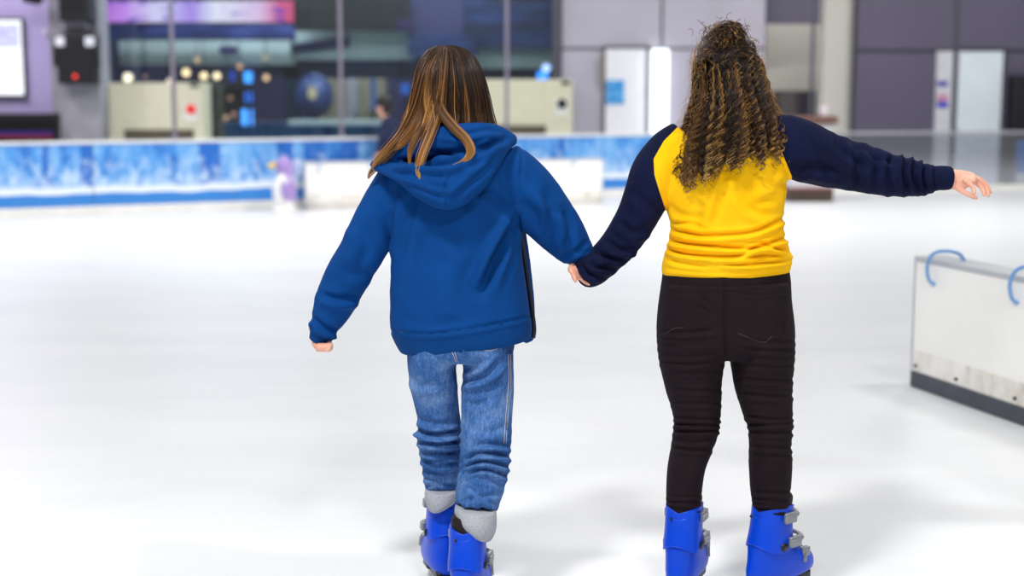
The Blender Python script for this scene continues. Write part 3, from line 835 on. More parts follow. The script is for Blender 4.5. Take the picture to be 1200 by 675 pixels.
# teal column, blue globe, cream doors
mb = MB(); mb.box(X(331, 27.6), X(352, 27.6), 27.6, 27.9, .02, 4.6, .02); structure(mb.obj('pillar_teal', mat('teal_dark', '#1f3b5e', .5)))
c = W(368, 112, 27.2); t = thing('globe_display', c * (1, 1, 0), 'large dull blue globe on a stand behind the shop window', 'globe'); base = c * (1, 1, 0)
q = MB(); q.ell(c, (.36, .36, .42), None, 32); q.obj('globe', mat('globe_blue', '#3f4f86', .35, vary=.3, vscale=3), t, base, True)
q = MB(); q.cyl((c[0], c[1], .02), (c[0], c[1], c[2] - .38), .05); q.cyl((c[0], c[1], .02), (c[0], c[1], .06), .25, None, 20); q.obj('stand', M['black'], t, base)
q = MB(); q.ell(c + (.02, -.36, .05), (.09, .03, .12)); q.obj('lamp', emis('globe_lamp', '#e8d8b0', .8), t, base, True)
M['creamdoor'] = mat('cream_cupboard', '#b5aa8c', .5, vary=.1, vscale=2)
Yd = 29.5; c = W(420, 160, Yd) * (1, 1, 0); t = thing('tall_cupboard', c, 'tall cream cupboard with several doors behind the shop window', 'cupboard')
q = MB(); q.box(X(372, Yd), X(452, Yd), Yd, Yd + .5, .02, Z(90, Yd), .01); q.obj('body', M['creamdoor'], t, c)
for a in range(5):
    xa = X(372 + a * 16, Yd) + .02; xb = X(388 + a * 16, Yd) - .02
    q = MB(); q.box(xa, xb, Yd - .03, Yd, .1, Z(92, Yd), .01); dd = q.obj('door', M['creamdoor'] if a != 2 else mat('white_cupboard_door', '#c8c6c8', .5), t, c)
    q = MB(); q.cyl((xb - .05, Yd - .05, 1.0), (xb - .05, Yd - .05, 1.25), .012); q.obj('handle', M['steel'], dd, c)
# unseen area lamps added to brighten the shop
def area(loc, size, power, col=(1, 1, 1), rot=(0, 0, 0), sy=None, spread=PI):
    l = bpy.data.lights.new('ceiling_or_fill_lamp', 'AREA'); l.energy = power; l.size = size; l.color = col
    if sy: l.shape = 'RECTANGLE'; l.size_y = sy
    o = bpy.data.objects.new('ceiling_or_fill_lamp', l); COL.objects.link(o); o.location = loc; o.rotation_euler = rot; return o
area((-5, 25.55, 4.35), 3, 170, (.9, .95, 1), sy=.5); area((-1.2, 25.55, 4.35), 3, 170, (.9, .95, 1), sy=.5); area((-3, 29, 4.3), 3, 260, (.85, .88, 1))

# penguin skating aid ------------------------------------------------
def penguin():
    g = G(334, 248); t = thing('penguin_skating_aid', g, 'white and lilac plastic penguin standing on the ice by the boards', 'skating aid', rz=math.radians(8))
    white = mat('penguin_white', '#f0efec', .4, vary=.02); lil = mat('penguin_lilac', '#a98fd0', .4, vary=.04)
    def ov(rows, seg=28):  # x, z, rx, ry
        A = cr(np.array(rows, float), 8); C = np.column_stack([A[:, 0], 0 * A[:, 0], A[:, 1]])
        return ring_loft(C, np.column_stack([A[:, 2], 0 * A[:, 2], 0 * A[:, 2]]), np.column_stack([0 * A[:, 3], A[:, 3], 0 * A[:, 3]]), 1, seg)
    V, F = ov([(-.02, 0.0, .17, .17), (-.02, .03, .19, .19), (-.01, .06, .13, .14), (-.005, .12, .135, .15), (-.005, .28, .155, .16), (.01, .42, .135, .14), (.02, .5, .09, .1)])
    mesh_obj('body', V, F, white, t)
    V, F = ov([(.06, .1, .06, .1), (.055, .2, .1, .14), (.05, .33, .105, .145), (.045, .44, .09, .125), (.03, .52, .075, .1)])
    mesh_obj('back_shell', V, F, lil, t)
    V, F = ov([(.02, .49, .07, .08), (.005, .54, .105, .105), (-.005, .61, .115, .11), (.0, .67, .1, .1), (.01, .715, .05, .05)])
    mesh_obj('head', V, F, lil, t)
    q = MB(); q.tube(cr([(-.09, 0, .61), (-.15, 0, .615), (-.2, 0, .6), (-.215, 0, .592)], 5), np.interp(np.linspace(0, 1, 16), [0, .5, 1], [.045, .035, .01]), 14); q.obj('beak', mat('beak_yellow', '#eac44a', .4), t, smooth=True)
    for s in (-1, 1):
        q = MB(); q.ell((-.07, s * .095, .63), (.014, .012, .016), None, 12); q.obj('eye', M['black_plastic'], t, smooth=True)
        q = MB(); q.ell((.03, s * .155, .31), (.075, .03, .16)); w = q.obj('wing', lil, t, smooth=True)
        q = MB()
        for dx, dz, r in ((0, .09, .022), (.03, .11, .018), (-.02, .06, .016), (.035, .075, .018), (-.03, .1, .014)):
            q.ell((.015 + dx, s * .182, .33 + dz), (r, .006, r), None, 10)
        q.obj('snow_mark', white, w, smooth=True)
        q = MB(); q.ell((-.1, s * .07, .02), (.09, .06, .025)); q.obj('foot', white, t, smooth=True)
    q = MB(); q.tube(cr([(.09, 0, .5), (.13, 0, .62), (.17, 0, .68), (.19, 0, .6), (.15, 0, .45)], 6), .018, 10); q.obj('handle', mat('pale_handle', '#d5d6ea', .4), t, smooth=True)
penguin()

# ================================================================== PEOPLE
def piece(V, F, faces, name, m, parent, base, thick=0):
    v, f = sub_mesh(V, faces); o = mesh_obj(name, v, f, m, parent, base)
    return o

def px_of(V): return proj(np.asarray(V))

def garment(parts, voxel, strokes, it=6, rip=(.0015, 14), seed=0, it2=1):
    V, F = union(parts, voxel); E = edges_of(F)
    V = smooth(V, F, it, .5, E)
    if rip[0]: V = ripple(V, F, rip[0], rip[1], seed)
    V = folds(V, F, strokes)
    V = smooth(V, F, it2, .4, E)
    return V, F

def finger(pts, Y0, r):
    """pts: px, py, dY"""
    P = np.array([W(a, b, Y0 + c) for a, b, c in pts]); P = cr(P, 5)
    q = MB(); n = len(P); rr = np.linspace(r, r * .78, n); rr[-1] *= .75
    q.tube(P, rr, 12); q.ell(P[-1], (rr[-2] * .85,) * 3, None, 10); q.ell(P[0], (r,) * 3, None, 10)
    return q.get()

def head_parts(px, py, Y0, rad, tilt=0.):
    """skull, jaw, face features: the face looks away from the camera (+Y)"""
    c = W(px, py, Y0); q = MB(); k = rad / .1
    R = Matrix.Rotation(tilt, 3, 'Y').to_4x4()
    def e(o, r): q.ell(c + k * np.array((R @ Vector(o))[:]), tuple(k * np.array(r)), R, 24)
    e((0, -.005, .02), (.078, .098, .095)); e((0, .035, -.045), (.062, .062, .075)); e((0, .06, -.088), (.03, .026, .024))
    e((0, .098, -.02), (.012, .022, .016)); e((0, .088, .002), (.008, .014, .025)); e((0, .083, .028), (.055, .02, .012))
    for s in (-1, 1):
        e((s * .03, .08, .01), (.014, .012, .009)); e((s * .042, .068, -.022), (.022, .022, .02)); e((s * .078, -.0, -.01), (.01, .022, .032))
    e((0, .087, -.052), (.022, .01, .006)); e((0, .086, -.061), (.019, .01, .007))
    return q.get()

M['eye'] = mat('eye_white', '#e8e4de', .2); M['iris'] = mat('brown_iris', '#2a1a10', .2)
def eyes(parent, base, px, py, Y0, k):
    c = W(px, py, Y0)
    for s in (-1, 1):
        e = c + k * np.array((s * .03, .083, .008))
        o = MB().ell(e, (.0125 * k, .012 * k, .0085 * k), None, 16).obj('eye', M['eye'], parent, base, True)
        MB().ell(e + (0, .0095 * k, 0), (.005 * k, .004 * k, .005 * k), None, 12).obj('iris', M['iris'], o, base, True)

# --- plastic rental skate in its own axes: heel at the back (-y), toe to +y, blade on z = 0
def skate_meshes():
    out = {}
    def lo(rows, e=.85, seg=36): # y, z, rx, ry
        A = cr(np.array(rows, float), 8); O = 0 * A[:, 0]
        return ring_loft(np.column_stack([O, A[:, 0], A[:, 1]]), np.column_stack([A[:, 2], O, O]), np.column_stack([O, A[:, 3], O]), e, seg, .05)
    out['ice_skate'] = lo([(.045, .078, .036, .125), (.05, .09, .047, .14), (.05, .115, .052, .142), (.042, .145, .053, .128), (.012, .175, .051, .094), (-.002, .2, .0525, .077), (0, .23, .047, .066)])
    V, F = lo([(-.004, .192, .05, .072), (-.004, .196, .0565, .081), (-.001, .206, .057, .08), (.003, .25, .0555, .072), (.007, .3, .0555, .069), (.009, .318, .0555, .069)])
    # cuff rises at the sides and dips behind; arched lower edge
    low = V[:, 2] < .2; ang = np.abs(V[:, 0]) / .056
    V[:, 2] += np.where(V[:, 2] > .29, .018 * (ang - .75), 0) + np.where(low, -.03 * ang ** 2 + .01, 0)
    out['cuff'] = (V, F)
    out['liner'] = lo([(.006, .24, .048, .06), (.009, .31, .05, .062), (.011, .338, .051, .063), (.012, .35, .047, .058)])
    q = MB(); q.tube([(0, -.082, .21), (0, -.0835, .21)], .01, 12); q.add(*MB().ell((-.018, -.0685, .285), (.005, .004, .005), None, 10).get()); out['rivet'] = MB().ell((-.02, -.067, .288), (.005, .0045, .005), None, 12).get()
    b = MB()
    for z, y in ((.285, .02), (.205, .045)):
        b.box(.05, .066, y - .022, y + .03, z - .017, z + .017, .005); b.box(.062, .072, y - .03, y + .012, z - .009, z + .009, .003)
        b.tube(cr([(.056, y + .02, z), (.045, y + .052, z + .003), (0, y + .068, z + .006), (-.045, y + .05, z + .004), (-.057, y + .01, z)], 6), .007, 8)
        b.box(-.066, -.052, y - .012, y + .02, z - .013, z + .013, .004)
    b.box(.03, .05, .1, .135, .14, .17, .005); b.tube(cr([(.05, .105, .125), (.042, .112, .158), (0, .118, .172), (-.042, .112, .158), (-.05, .105, .125)], 6), .008, 8)
    out['buckle'] = b.get()
    q = MB(); q.box(-.012, .012, -.085, .185, .034, .052, .004); q.box(-.03, .03, -.075, -.01, .05, .085, .008); q.box(-.03, .03, .085, .165, .05, .085, .008); out['blade_holder'] = q.get()
    q = MB(); q.box(-.002, .002, -.1, .2, .0, .036, .0008); out['blade'] = q.get()
    out['hinge'] = MB().cyl((-.062, .0, .195), (.062, .0, .195), .013).get()
    return out
SK = skate_meshes(); SKM = dict(ice_skate=M['boot'], cuff=M['boot'], liner=M['liner'], rivet=M['black_plastic'], buckle=M['buckle'], blade_holder=M['black_plastic'], blade=M['steel'], hinge=M['black_plastic'])
SKD = {}
def skate(parent, base, loc, yaw, pitch=0, roll=0, buckle=None, scale=1.):
    def mk(name, par):
        if name not in SKD:
            o = mesh_obj(name, *SK[name], SKM[name], None)
            try: o.data.shade_auto_smooth()
            except Exception: pass
            SKD[name] = o
        else:
            o = SKD[name].copy(); COL.objects.link(o)
        o.parent = par; return o
    r = mk('ice_skate', parent)
    r.location = np.asarray(loc) - base; r.rotation_euler = (pitch, roll, yaw); r.scale = (scale,) * 3
    for k in ('cuff', 'liner', 'rivet', 'hinge', 'buckle', 'blade_holder', 'blade'):
        o = mk(k, r); o.location = (0, 0, 0); o.rotation_euler = (0, 0, 0); o.scale = (1, 1, 1)
    return r

# ------------------------------------------------------------ skater in the blue hooded jacket
def skater_blue():
    Y0 = 4.2; base = W(545, 737, Y0); base[2] = 0
    armL = [(468, 212, 0, 27), (452, 240, 0, 27), (437, 268, .0, 27), (423, 296, .0, 26.5), (409, 320, .01, 26.5), (398, 342, .015, 25.5), (389, 362, .02, 22.5), (382, 378, .02, 18), (377, 392, .02, 14), (374, 401, .02, 13)]
    armR = [(586, 190, 0, 28), (603, 206, .0, 32), (622, 227, .01, 33), (640, 250, .03, 31), (656, 270, .05, 28), (669, 286, .06, 24), (680, 298, .06, 18), (686, 305, .06, 14)]
    # one continuous body
    parts = [head_parts(524, 105, Y0 + .03, .09, -.04)]
    parts.append(limb([(527, 128, .02, 22), (529, 150, .01, 20), (530, 175, .0, 24)], Y0))
    parts.append(trunk([(480, 178, 580, 172, 0, .06), (468, 205, 596, 195, 0, .09), (482, 260, 594, 258, 0, .085), (486, 330, 596, 330, 0, .085), (484, 380, 600, 380, 0, .1), (490, 408, 594, 406, 0, .09)], Y0))
    thin = lambda rows, k: [(a, b, c, r * k) for a, b, c, r, *_ in rows]
    parts.append(limb(thin(armL[:-1], .55) + [(375, 396, .02, 9.5), (376, 403, .02, 11)], Y0))
    parts.append(limb(thin(armR[:-1], .5) + [(684, 302, .06, 9.5), (682, 309, .055, 11)], Y0))
    legL = [(510, 415, 0, 20), (513, 480, .04, 17), (515, 515, .06, 16), (518, 560, .1, 12), (518, 588, .1, 9)]
    legR = [(568, 415, 0, 22), (569, 480, -.03, 19), (568, 530, -.05, 18), (562, 590, -.1, 13), (556, 614, -.13, 9)]
    parts += [limb(legL, Y0), limb(legR, Y0)]
    # loose left hand: palm and five curled fingers below the cuff
    parts.append(limb([(375, 398, .02, 10, .016), (377, 404, .018, 10.5, .016), (378, 408, .012, 8.5, .014)], Y0))
    for i, x in enumerate((371, 375.5, 380, 384)):
        parts.append(finger([(x, 402, .02 - .004 * i), (x + 1, 408 + .6 * (i in (1, 2)), .0), (x + 2, 409.5, -.022), (x + 2.5, 406, -.03), (x + 2.5, 403.5, -.018)], Y0, .0085))
    parts.append(finger([(383, 400, .01), (387, 403, -.01), (387.5, 408, -.025), (383, 411, -.03)], Y0, .0088))
    # right hand closed round the other skater's fingers
    parts.append(limb([(683, 306, .055, 10.5, .015), (680, 313, .05, 11, .015), (679, 319, .045, 9, .013)], Y0))
    for i, (x, y) in enumerate(((676, 313), (680, 317), (685, 320), (690, 322))):
        parts.append(finger([(x, y, .05), (x + 4, y + 6, .035), (x + 8, y + 8.5, .022), (x + 11, y + 6.5, .012)], Y0, .0085))
    parts.append(finger([(676, 307, .045), (670, 311, .03), (668, 315.5, .01), (669, 319, -.005)], Y0, .009))
    V, F = union(parts, .0034); V = smooth(V, F, 3, .5)
    body = mesh_obj('person', V, F, M['skin'], None, base); body.location = base
    eyes(body, base, 524, 105, Y0 + .03, .9)
    tag(body, 'skater with long straight hair, blue hooded jacket and cuffed jeans, seen from behind holding hands', 'person')

    # --- jacket
    torso = [(498, 158, 560, 150, .0, .055), (478, 170, 582, 160, 0, .08), (460, 188, 597, 172, 0, .1), (452, 210, 603, 196, 0, .118), (455, 240, 606, 230, 0, .125), (460, 275, 608, 268, 0, .125), (461, 310, 612, 303, 0, .125), (459, 345, 617, 338, 0, .13), (458, 372, 620, 362, 0, .135), (461, 394, 623, 382, 0, .135), (470, 413, 622, 396, 0, .128)]
    st = [ # grooves: line, depth, width
        ([(604, 258), (592, 280), (578, 310), (564, 344)], .026, 6), ([(607, 262), (600, 300), (590, 330)], .006, 4),
        ([(556, 212), (580, 232), (604, 252)], .012, 7), ([(536, 215), (560, 238), (590, 262)], .004, 9),
        ([(486, 222), (478, 262), (470, 305)], .011, 6), ([(505, 262), (494, 310), (480, 366)], .008, 13), ([(560, 300), (548, 340), (545, 378)], .008, 12),
        ([(459, 388), (500, 391), (545, 386), (590, 378), (624, 370)], .005, 2.2),
        ([(470, 372), (510, 380), (560, 374)], .0025, 6),
        # left sleeve
        ([(377, 345), (395, 350), (420, 348)], .012, 4), ([(366, 372), (380, 384), (397, 388)], .011, 3.2), ([(400, 318), (420, 322), (440, 318)], .005, 6), ([(440, 235), (455, 262), (462, 285)], .005, 6),
        ([(365, 382), (378, 387), (392, 391)], .005, 2), ([(425, 262), (430, 290), (420, 318)], .009, 8),
        # right sleeve
        ([(612, 170), (611, 200), (606, 240)], .004, 2.2), ([(607, 235), (625, 250), (640, 275)], .006, 7), ([(640, 214), (650, 246), (650, 285)], .006, 7),
        ([(660, 245), (668, 268), (664, 296)], .011, 5), ([(636, 225), (646, 250), (640, 285)], .007, 5), ([(674, 290), (682, 296), (690, 292)], .004, 3), ([(618, 200), (632, 222), (650, 236)], .004, 7),
        ([(658, 300), (672, 296), (688, 284)], .006, 3)]
    V, F = garment([trunk(torso, Y0), limb(armL, Y0, bulge=.1), limb(armR, Y0, bulge=.1)], .0052, st, 8, (.0015, 15), 3)
    px, py = px_of(V)
    # rib bands: hem, left cuff, right cuff, each a piece of its own
    hem = np.interp(px, [455, 462, 500, 545, 590, 624, 640], [388, 389, 391, 386, 379, 371, 368])
    inT = (px > 452) & (px < 640) & (py > 330)
    V, hi, lo = cut(V, F, np.where(inT, hem - py, 50.))
    px, py = px_of(V)
    a = W(388, 366, Y0 + .02); b = W(374, 401, Y0 + .02); ax = (b - a) / np.linalg.norm(b - a)
    vc = (V - W(379.5, 387, Y0 + .02)) @ ax
    V, mid, cuffL = cut(V, hi, np.where(px < 430, -vc, 1.))
    jk = piece(V, None, mid, 'hooded_jacket', M['hoodie'], body, base)
    v, f = sub_mesh(V, lo); N = normals(v, f); v = v + N * .0012; o = mesh_obj('hem_band', v, f, M['hoodie_rib'], jk, base)
    v, f = sub_mesh(V, cuffL); mesh_obj('cuff', v + normals(v, f) * .001, f, M['hoodie_rib'], jk, base)
    # --- hood lying on the back
    outer = [(443, 193, -.04, 6, .03), (458, 197, -.095, 9, .034), (476, 203, -.13, 15, .042), (498, 211, -.155, 24, .048), (522, 214, -.17, 32, .05), (546, 206, -.155, 27, .048), (569, 187, -.12, 18, .042), (586, 172, -.07, 11, .034), (597, 164, -.01, 7, .028)]
    inner = [(449, 190, -.01, 7, .03), (466, 180, -.06, 11, .036), (486, 171, -.1, 14, .04), (508, 166, -.118, 17, .04), (530, 164, -.125, 18, .04), (552, 161, -.118, 17, .04), (573, 160, -.09, 15, .038), (588, 161, -.045, 11, .032), (597, 164, -.005, 8, .03)]
    hst = [([(447, 196), (478, 206), (500, 214), (522, 219)], .006, 3), ([(449, 193), (475, 190), (505, 192), (530, 190), (560, 178), (592, 162)], .016, 4), ([(470, 200), (500, 206), (522, 207)], .006, 4), ([(527, 205), (522, 222), (526, 240)], .004, 2.2), ([(592, 168), (570, 198), (545, 220), (530, 234)], .007, 4),
           ([(500, 178), (530, 180), (560, 168)], .007, 4), ([(480, 215), (505, 226), (525, 233)], .004, 3), ([(540, 195), (560, 190), (580, 172)], .005, 4), ([(510, 155), (540, 158), (572, 152), (590, 156)], .006, 3)]
    V, F = garment([limb(outer, Y0, seg=36), limb(inner, Y0, seg=36)], .0048, hst, 7, (.0018, 16), 9)
    mesh_obj('hood', V, F, M['hoodie'], jk, base)
    # open front edge with zip on the right side
    P = [W(a, b, Y0 + c) for a, b, c in ((608, 256, .03), (613, 290, .06), (618, 325, .07), (623, 360, .07), (626, 384, .06), (625, 396, .05))]
    q = MB(); q.tube(cr(P, 6), .0065, 8); q.obj('zip', M['zip'], jk, base, True)
    # hanging front panel behind the zip
    pp = limb([(606, 270, .09, 10, .03), (612, 320, .1, 11, .03), (616, 360, .1, 11, .03), (617, 398, .1, 10, .03)], Y0)
    V, F = garment([pp], .006, [], 4); mesh_obj('front_panel', V, F, M['hoodie'], jk, base)
    # --- jeans
    jl = [(509, 388, 0, 33, 0.12), (508, 412, 0.0, 32, 0.115), (506.5, 428, 0.005, 29, 0.1), (508.4, 450, 0.015, 28.2, 0.085), (512.9, 478, 0.035, 25.7, 0.075), (514.9, 498, 0.05, 26.7, 0.076), (514.9, 510, 0.06, 27.7, 0.078), (516.4, 526, 0.07, 26.2, 0.07), (518.4, 550, 0.1, 24.2, 0.066), (518.9, 570, 0.12, 22.2, 0.064)]
    jr = [(570, 388, 0, 32, 0.12), (571, 410, 0.0, 31, 0.118), (572, 432, -0.005, 30, 0.105), (571.1, 460, -0.02, 31.2, 0.088), (570.6, 490, -0.035, 30.7, 0.08), (569.6, 515, -0.05, 30.7, 0.08), (568.6, 532, -0.06, 29.7, 0.078), (567.6, 552, -0.075, 29.2, 0.074), (562.1, 576, -0.1, 28.2, 0.072), (557.8, 595, -0.115, 25.8, 0.072)]
    seat = [(478, 380, 604, 380, 0, .125), (476, 400, 603, 398, 0, .128), (480, 412, 602, 410, 0, .122), (492, 421, 592, 420, 0, .09)]
    st = [([(486, 502), (508, 509), (541, 505)], .016, 2.8), ([(489, 516), (515, 519), (541, 517)], .013, 2.5), ([(492, 527), (510, 531), (540, 533)], .008, 2.6), ([(495, 548), (515, 555), (541, 552)], .006, 3), ([(497, 570), (515, 566), (538, 570)], .005, 2.5), ([(490, 490), (510, 496), (536, 494)], .006, 3),
          ([(500, 540), (520, 538), (540, 526)], .006, 2.5), ([(498, 430), (506, 455), (504, 490)], .003, 7),
          ([(543, 541), (562, 531), (600, 534)], .016, 3), ([(541, 549), (566, 540), (598, 547)], .015, 2.6), ([(545, 556), (568, 550), (596, 558)], .011, 2.6), ([(542, 566), (560, 560), (592, 570)], .006, 3), ([(556, 524), (575, 520), (600, 524)], .008, 3),
          ([(541, 447), (566, 441), (588, 420)], .012, 4), ([(543, 470), (560, 474), (580, 462)], .005, 4), ([(480, 440), (495, 452), (520, 448)], .004, 4), ([(548, 572), (566, 582), (584, 578)], .007, 2.6), ([(497, 558), (512, 562), (530, 556)], .007, 2.6), ([(494, 536), (512, 545), (538, 540)], .007, 2.6), ([(545, 500), (570, 506), (598, 498)], .004, 4), ([(545, 462), (570, 458), (592, 440)], .005, 4), ([(543, 436), (556, 430), (576, 418)], .005, 3.5),
          ([(538, 590), (556, 584), (582, 590)], .007, 2.5), ([(536, 601), (556, 598), (580, 600)], .007, 2.3), ([(560, 570), (566, 590), (562, 610)], .004, 3),
          ([(542, 420), (538, 404), (532, 396)], .004, 1.6), ([(597, 410), (598, 470), (594, 520)], .0035, 1.6)]
    V, F = garment([limb(jl, Y0, bulge=.05), limb(jr, Y0, bulge=.05), trunk(seat, Y0)], .0042, st, 4, (.0018, 22), 5)
    jeans = mesh_obj('jeans', V, F, M['denim'], body, base)
    def turnup(rows, dY, name='turn_up', tilt=0):
        V, F = garment([trunk(rows, Y0, bulge=.05, seg=48, e=1)], .004, [], 3, (.0016, 24), int(rows[0][0]))
        mesh_obj(name, V, F, M['denim_back'], jeans, base)['label'] = 'pale grey turned-up jeans cuff'
    turnup([(498, 571, 539.5, 570, .105, .092), (497.5, 579, 539.5, 577, .105, .1), (499, 588, 537, 583, .105, .1), (502, 595, 528, 589, .105, .09)], 0)
    turnup([(532.5, 592, 582, 596, -.13, .09), (532, 601, 583, 609, -.135, .1), (536, 608, 582, 621, -.135, .1), (547, 616, 577, 631, -.135, .088)], 0)
    # back pocket outline and side seam
    def seam(pts, dy, r=.0012, nm='stitching'):
        q = MB(); q.tube(cr([W(a, b, Y0 + dy) for a, b in pts], 6), r, 6); return q
    # project the stitching on the cloth
    from mathutils.bvhtree import BVHTree
    bvh = BVHTree.FromPolygons([tuple(x) for x in V], F)
    def stitched(pts, name='stitching', r=.0008, par=jeans):
        P = []
        for a, b in cr(np.array(pts, float), 8):
            d = W(a, b, 2.) - CP; d /= np.linalg.norm(d); h = bvh.ray_cast(Vector(CP), Vector(d))
            if h[0]: P.append(np.array(h[0]) - d * .0006)
        if len(P) > 2: q = MB(); q.tube(P, r, 6); q.obj(name, M['thread'], par, base, True)
    stitched([(546, 402), (562, 407), (578, 408), (592, 400)]); stitched([(546, 404.5), (562, 409.5), (578, 410.5), (593, 402.5)])
    stitched([(527, 405), (533, 413), (536, 424)]); stitched([(524.5, 406), (530.5, 414), (534, 424)])
    stitched([(598.5, 415), (598.5, 450), (595, 490), (593, 520)]); stitched([(596, 415), (596, 450), (592.5, 490), (590.5, 520)])
    # --- skates
    gR = W(549, 600, Y0 - .12); gL = W(516, 600, Y0 + .13)
    skate(body, base, (gR[0] - .002, gR[1] - .05, .0), math.radians(-14), scale=.94)
    skate(body, base, (gL[0] - .0, gL[1] - .035, .0), math.radians(14), math.radians(-3), math.radians(4), scale=.98)
    # --- hair
    sh = HairShell([(513, 532, 53.5, .02, .02), (503, 546, 58, .02, .045), (495, 556, 68, .015, .075), (490, 562, 82, .012, .1), (487, 567, 98, .01, .112), (484, 571, 115, .005, .115), (481, 574, 132, .0, .115), (475, 578, 150, -.01, .115), (466, 579, 172, -.02, .11)], Y0)
    hs = Strands(); r = np.random.default_rng(11)
    # scalp-side mass that keeps the crown closed
    V, F = trunk([(519, 58, 527, 58, .03, .02), (507, 62, 541, 62, .025, .04), (498, 70, 552, 70, .015, .07), (493, 84, 559, 84, .012, .092), (490, 100, 563, 100, .01, .102), (488, 118, 566, 118, .005, .1), (486, 135, 568, 135, .0, .1), (486, 150, 568, 150, -.005, .095)], Y0, seg=40)
    hs.solid(V, open_face(V, F, Y0, 74), .12)
    def toneA(px): # honey streaks gather on the left half and at the tips
        g = np.clip((522 - px) / 34, 0, 1); return .16 + .3 * g
    for i in range(3400):
        phi = r.uniform(-.75, PI + .75)
        if .7 * PI < phi < PI + .8 and r.random() < .15: continue
        x_end = 524 + 46 * math.cos(phi)
        yb = 150 + r.normal(0, 5) if x_end > 536 else 152 + r.normal(0, 9)
        if x_end < 500: yb = 162 + r.normal(0, 9)
        y = np.linspace(53.6 + abs(r.normal(0, .5)), yb, 22); rho = r.uniform(.9, 1.03) if r.random() < .93 else r.uniform(1.03, 1.09)
        amp = r.uniform(.01, .05); fr = r.uniform(.5, 1.6); ph = r.uniform(0, 6.28)
        k = np.linspace(0, 1, 22)
        P = sh.at(phi + amp * np.sin(fr * 6.28 * k + ph) * k, y, rho * (1 + .03 * k * np.sin(ph * 3)))
        lock = .12 * math.sin(phi * 17 + 1.3) + .08 * math.sin(phi * 41)
        px = 524 + 40 * math.cos(phi)
        gold = math.sin(phi * 23 + .7) + .6 * math.sin(phi * 61) + r.normal(0, .35) > (.35 if px < 512 else 1.25)
        t0 = .17 + .1 * np.clip((522 - px) / 34, 0, 1) + lock + r.normal(0, .05) + (.42 if gold else 0)
        hs.add(P, .0011, .0007, t0 * .55, .75 * t0 + (.22 if px < 515 else .05))
    def lock(pts, nn, w, tone, tip=.3, dyend=0):
        """a tress: centre line px, py, dY and half width px"""
        L = cr(np.array(pts, float), 7); k = np.linspace(0, 1, len(L)); env = np.interp(k, [0, .3, .75, 1], [.25, 1, .75, .12])
        T = np.gradient(L[:, :2], axis=0); T /= np.linalg.norm(T, axis=1)[:, None]
        for i in range(nn):
            a = r.normal(0, .5) * w; bq = r.normal(0, .4) * w; ph = r.uniform(0, 6.28); c_ = int(len(L) * r.uniform(.82, 1.01))
            Q = np.array([W(p[0] - T[j][1] * (a * env[j] + .6 * math.sin(ph + 5 * k[j])), p[1] + T[j][0] * a * env[j], Y0 + p[2] + bq * env[j] / 400) for j, p in enumerate(L)])[:max(5, c_)]
            tt = np.clip(tone + r.normal(0, .1), .05, .95)
            hs.add(Q, .0011, .0006, max(.05, tt - .3 + r.normal(0, .06)), tip + .38)
    lock([(513, 58, -.02), (499, 82, -.09), (489, 120, -.1), (474, 152, -.11), (456, 174, -.125), (440, 191, -.1), (438, 200, -.07)], 130, 7, .5, .3)
    lock([(510, 60, -.02), (495, 92, -.08), (484, 130, -.08), (466, 165, -.1), (447, 186, -.09), (434, 203, -.06), (431, 210, -.05)], 40, 5, .45, .2)
    lock([(522, 56, -.05), (520, 78, -.11), (516, 102, -.125), (513, 128, -.135), (504, 156, -.17), (494, 182, -.2), (490, 200, -.2), (493, 212, -.2)], 90, 5, .5, .3)
    lock([(515, 60, -.05), (508, 85, -.11), (507, 112, -.125), (502, 140, -.14), (488, 160, -.17), (480, 178, -.18), (480, 196, -.18)], 70, 4.5, .42, .25)
    lock([(517, 58, -.05), (511, 80, -.11), (509, 102, -.125), (515, 128, -.14), (531, 149, -.17), (545, 163, -.19), (551, 177, -.2), (544, 188, -.2), (530, 194, -.2)], 150, 6.5, .52, .32)
    lock([(518, 55, -.03), (508, 76, -.1), (502, 110, -.12), (505, 140, -.145), (507, 158, -.16)], 110, 6, .55, .25)
    lock([(521, 54.5, -.03), (514, 70, -.095), (514, 95, -.12), (507, 122, -.135), (498, 150, -.15), (486, 168, -.16)], 110, 6, .5, .3)
    lock([(514, 57, -.03), (503, 84, -.1), (495, 125, -.11), (486, 150, -.13), (470, 168, -.13), (462, 176, -.13)], 90, 6, .5, .3)
    for i in range(60): # flyaways
        phi = r.uniform(2.2, 3.6); y = np.linspace(r.uniform(75, 130), r.uniform(140, 172), 12); k = np.linspace(0, 1, 12)
        hs.add(sh.at(phi + .1 * np.sin(6 * k + i), y, 1.02 + .16 * k * r.random()), .0005, .0003, .6, .2)
    hair = hs.obj('hair', M['hairA'], body, base); hair['label'] = 'long straight brown hair with honey blonde streaks'
    return body
A_ = skater_blue()

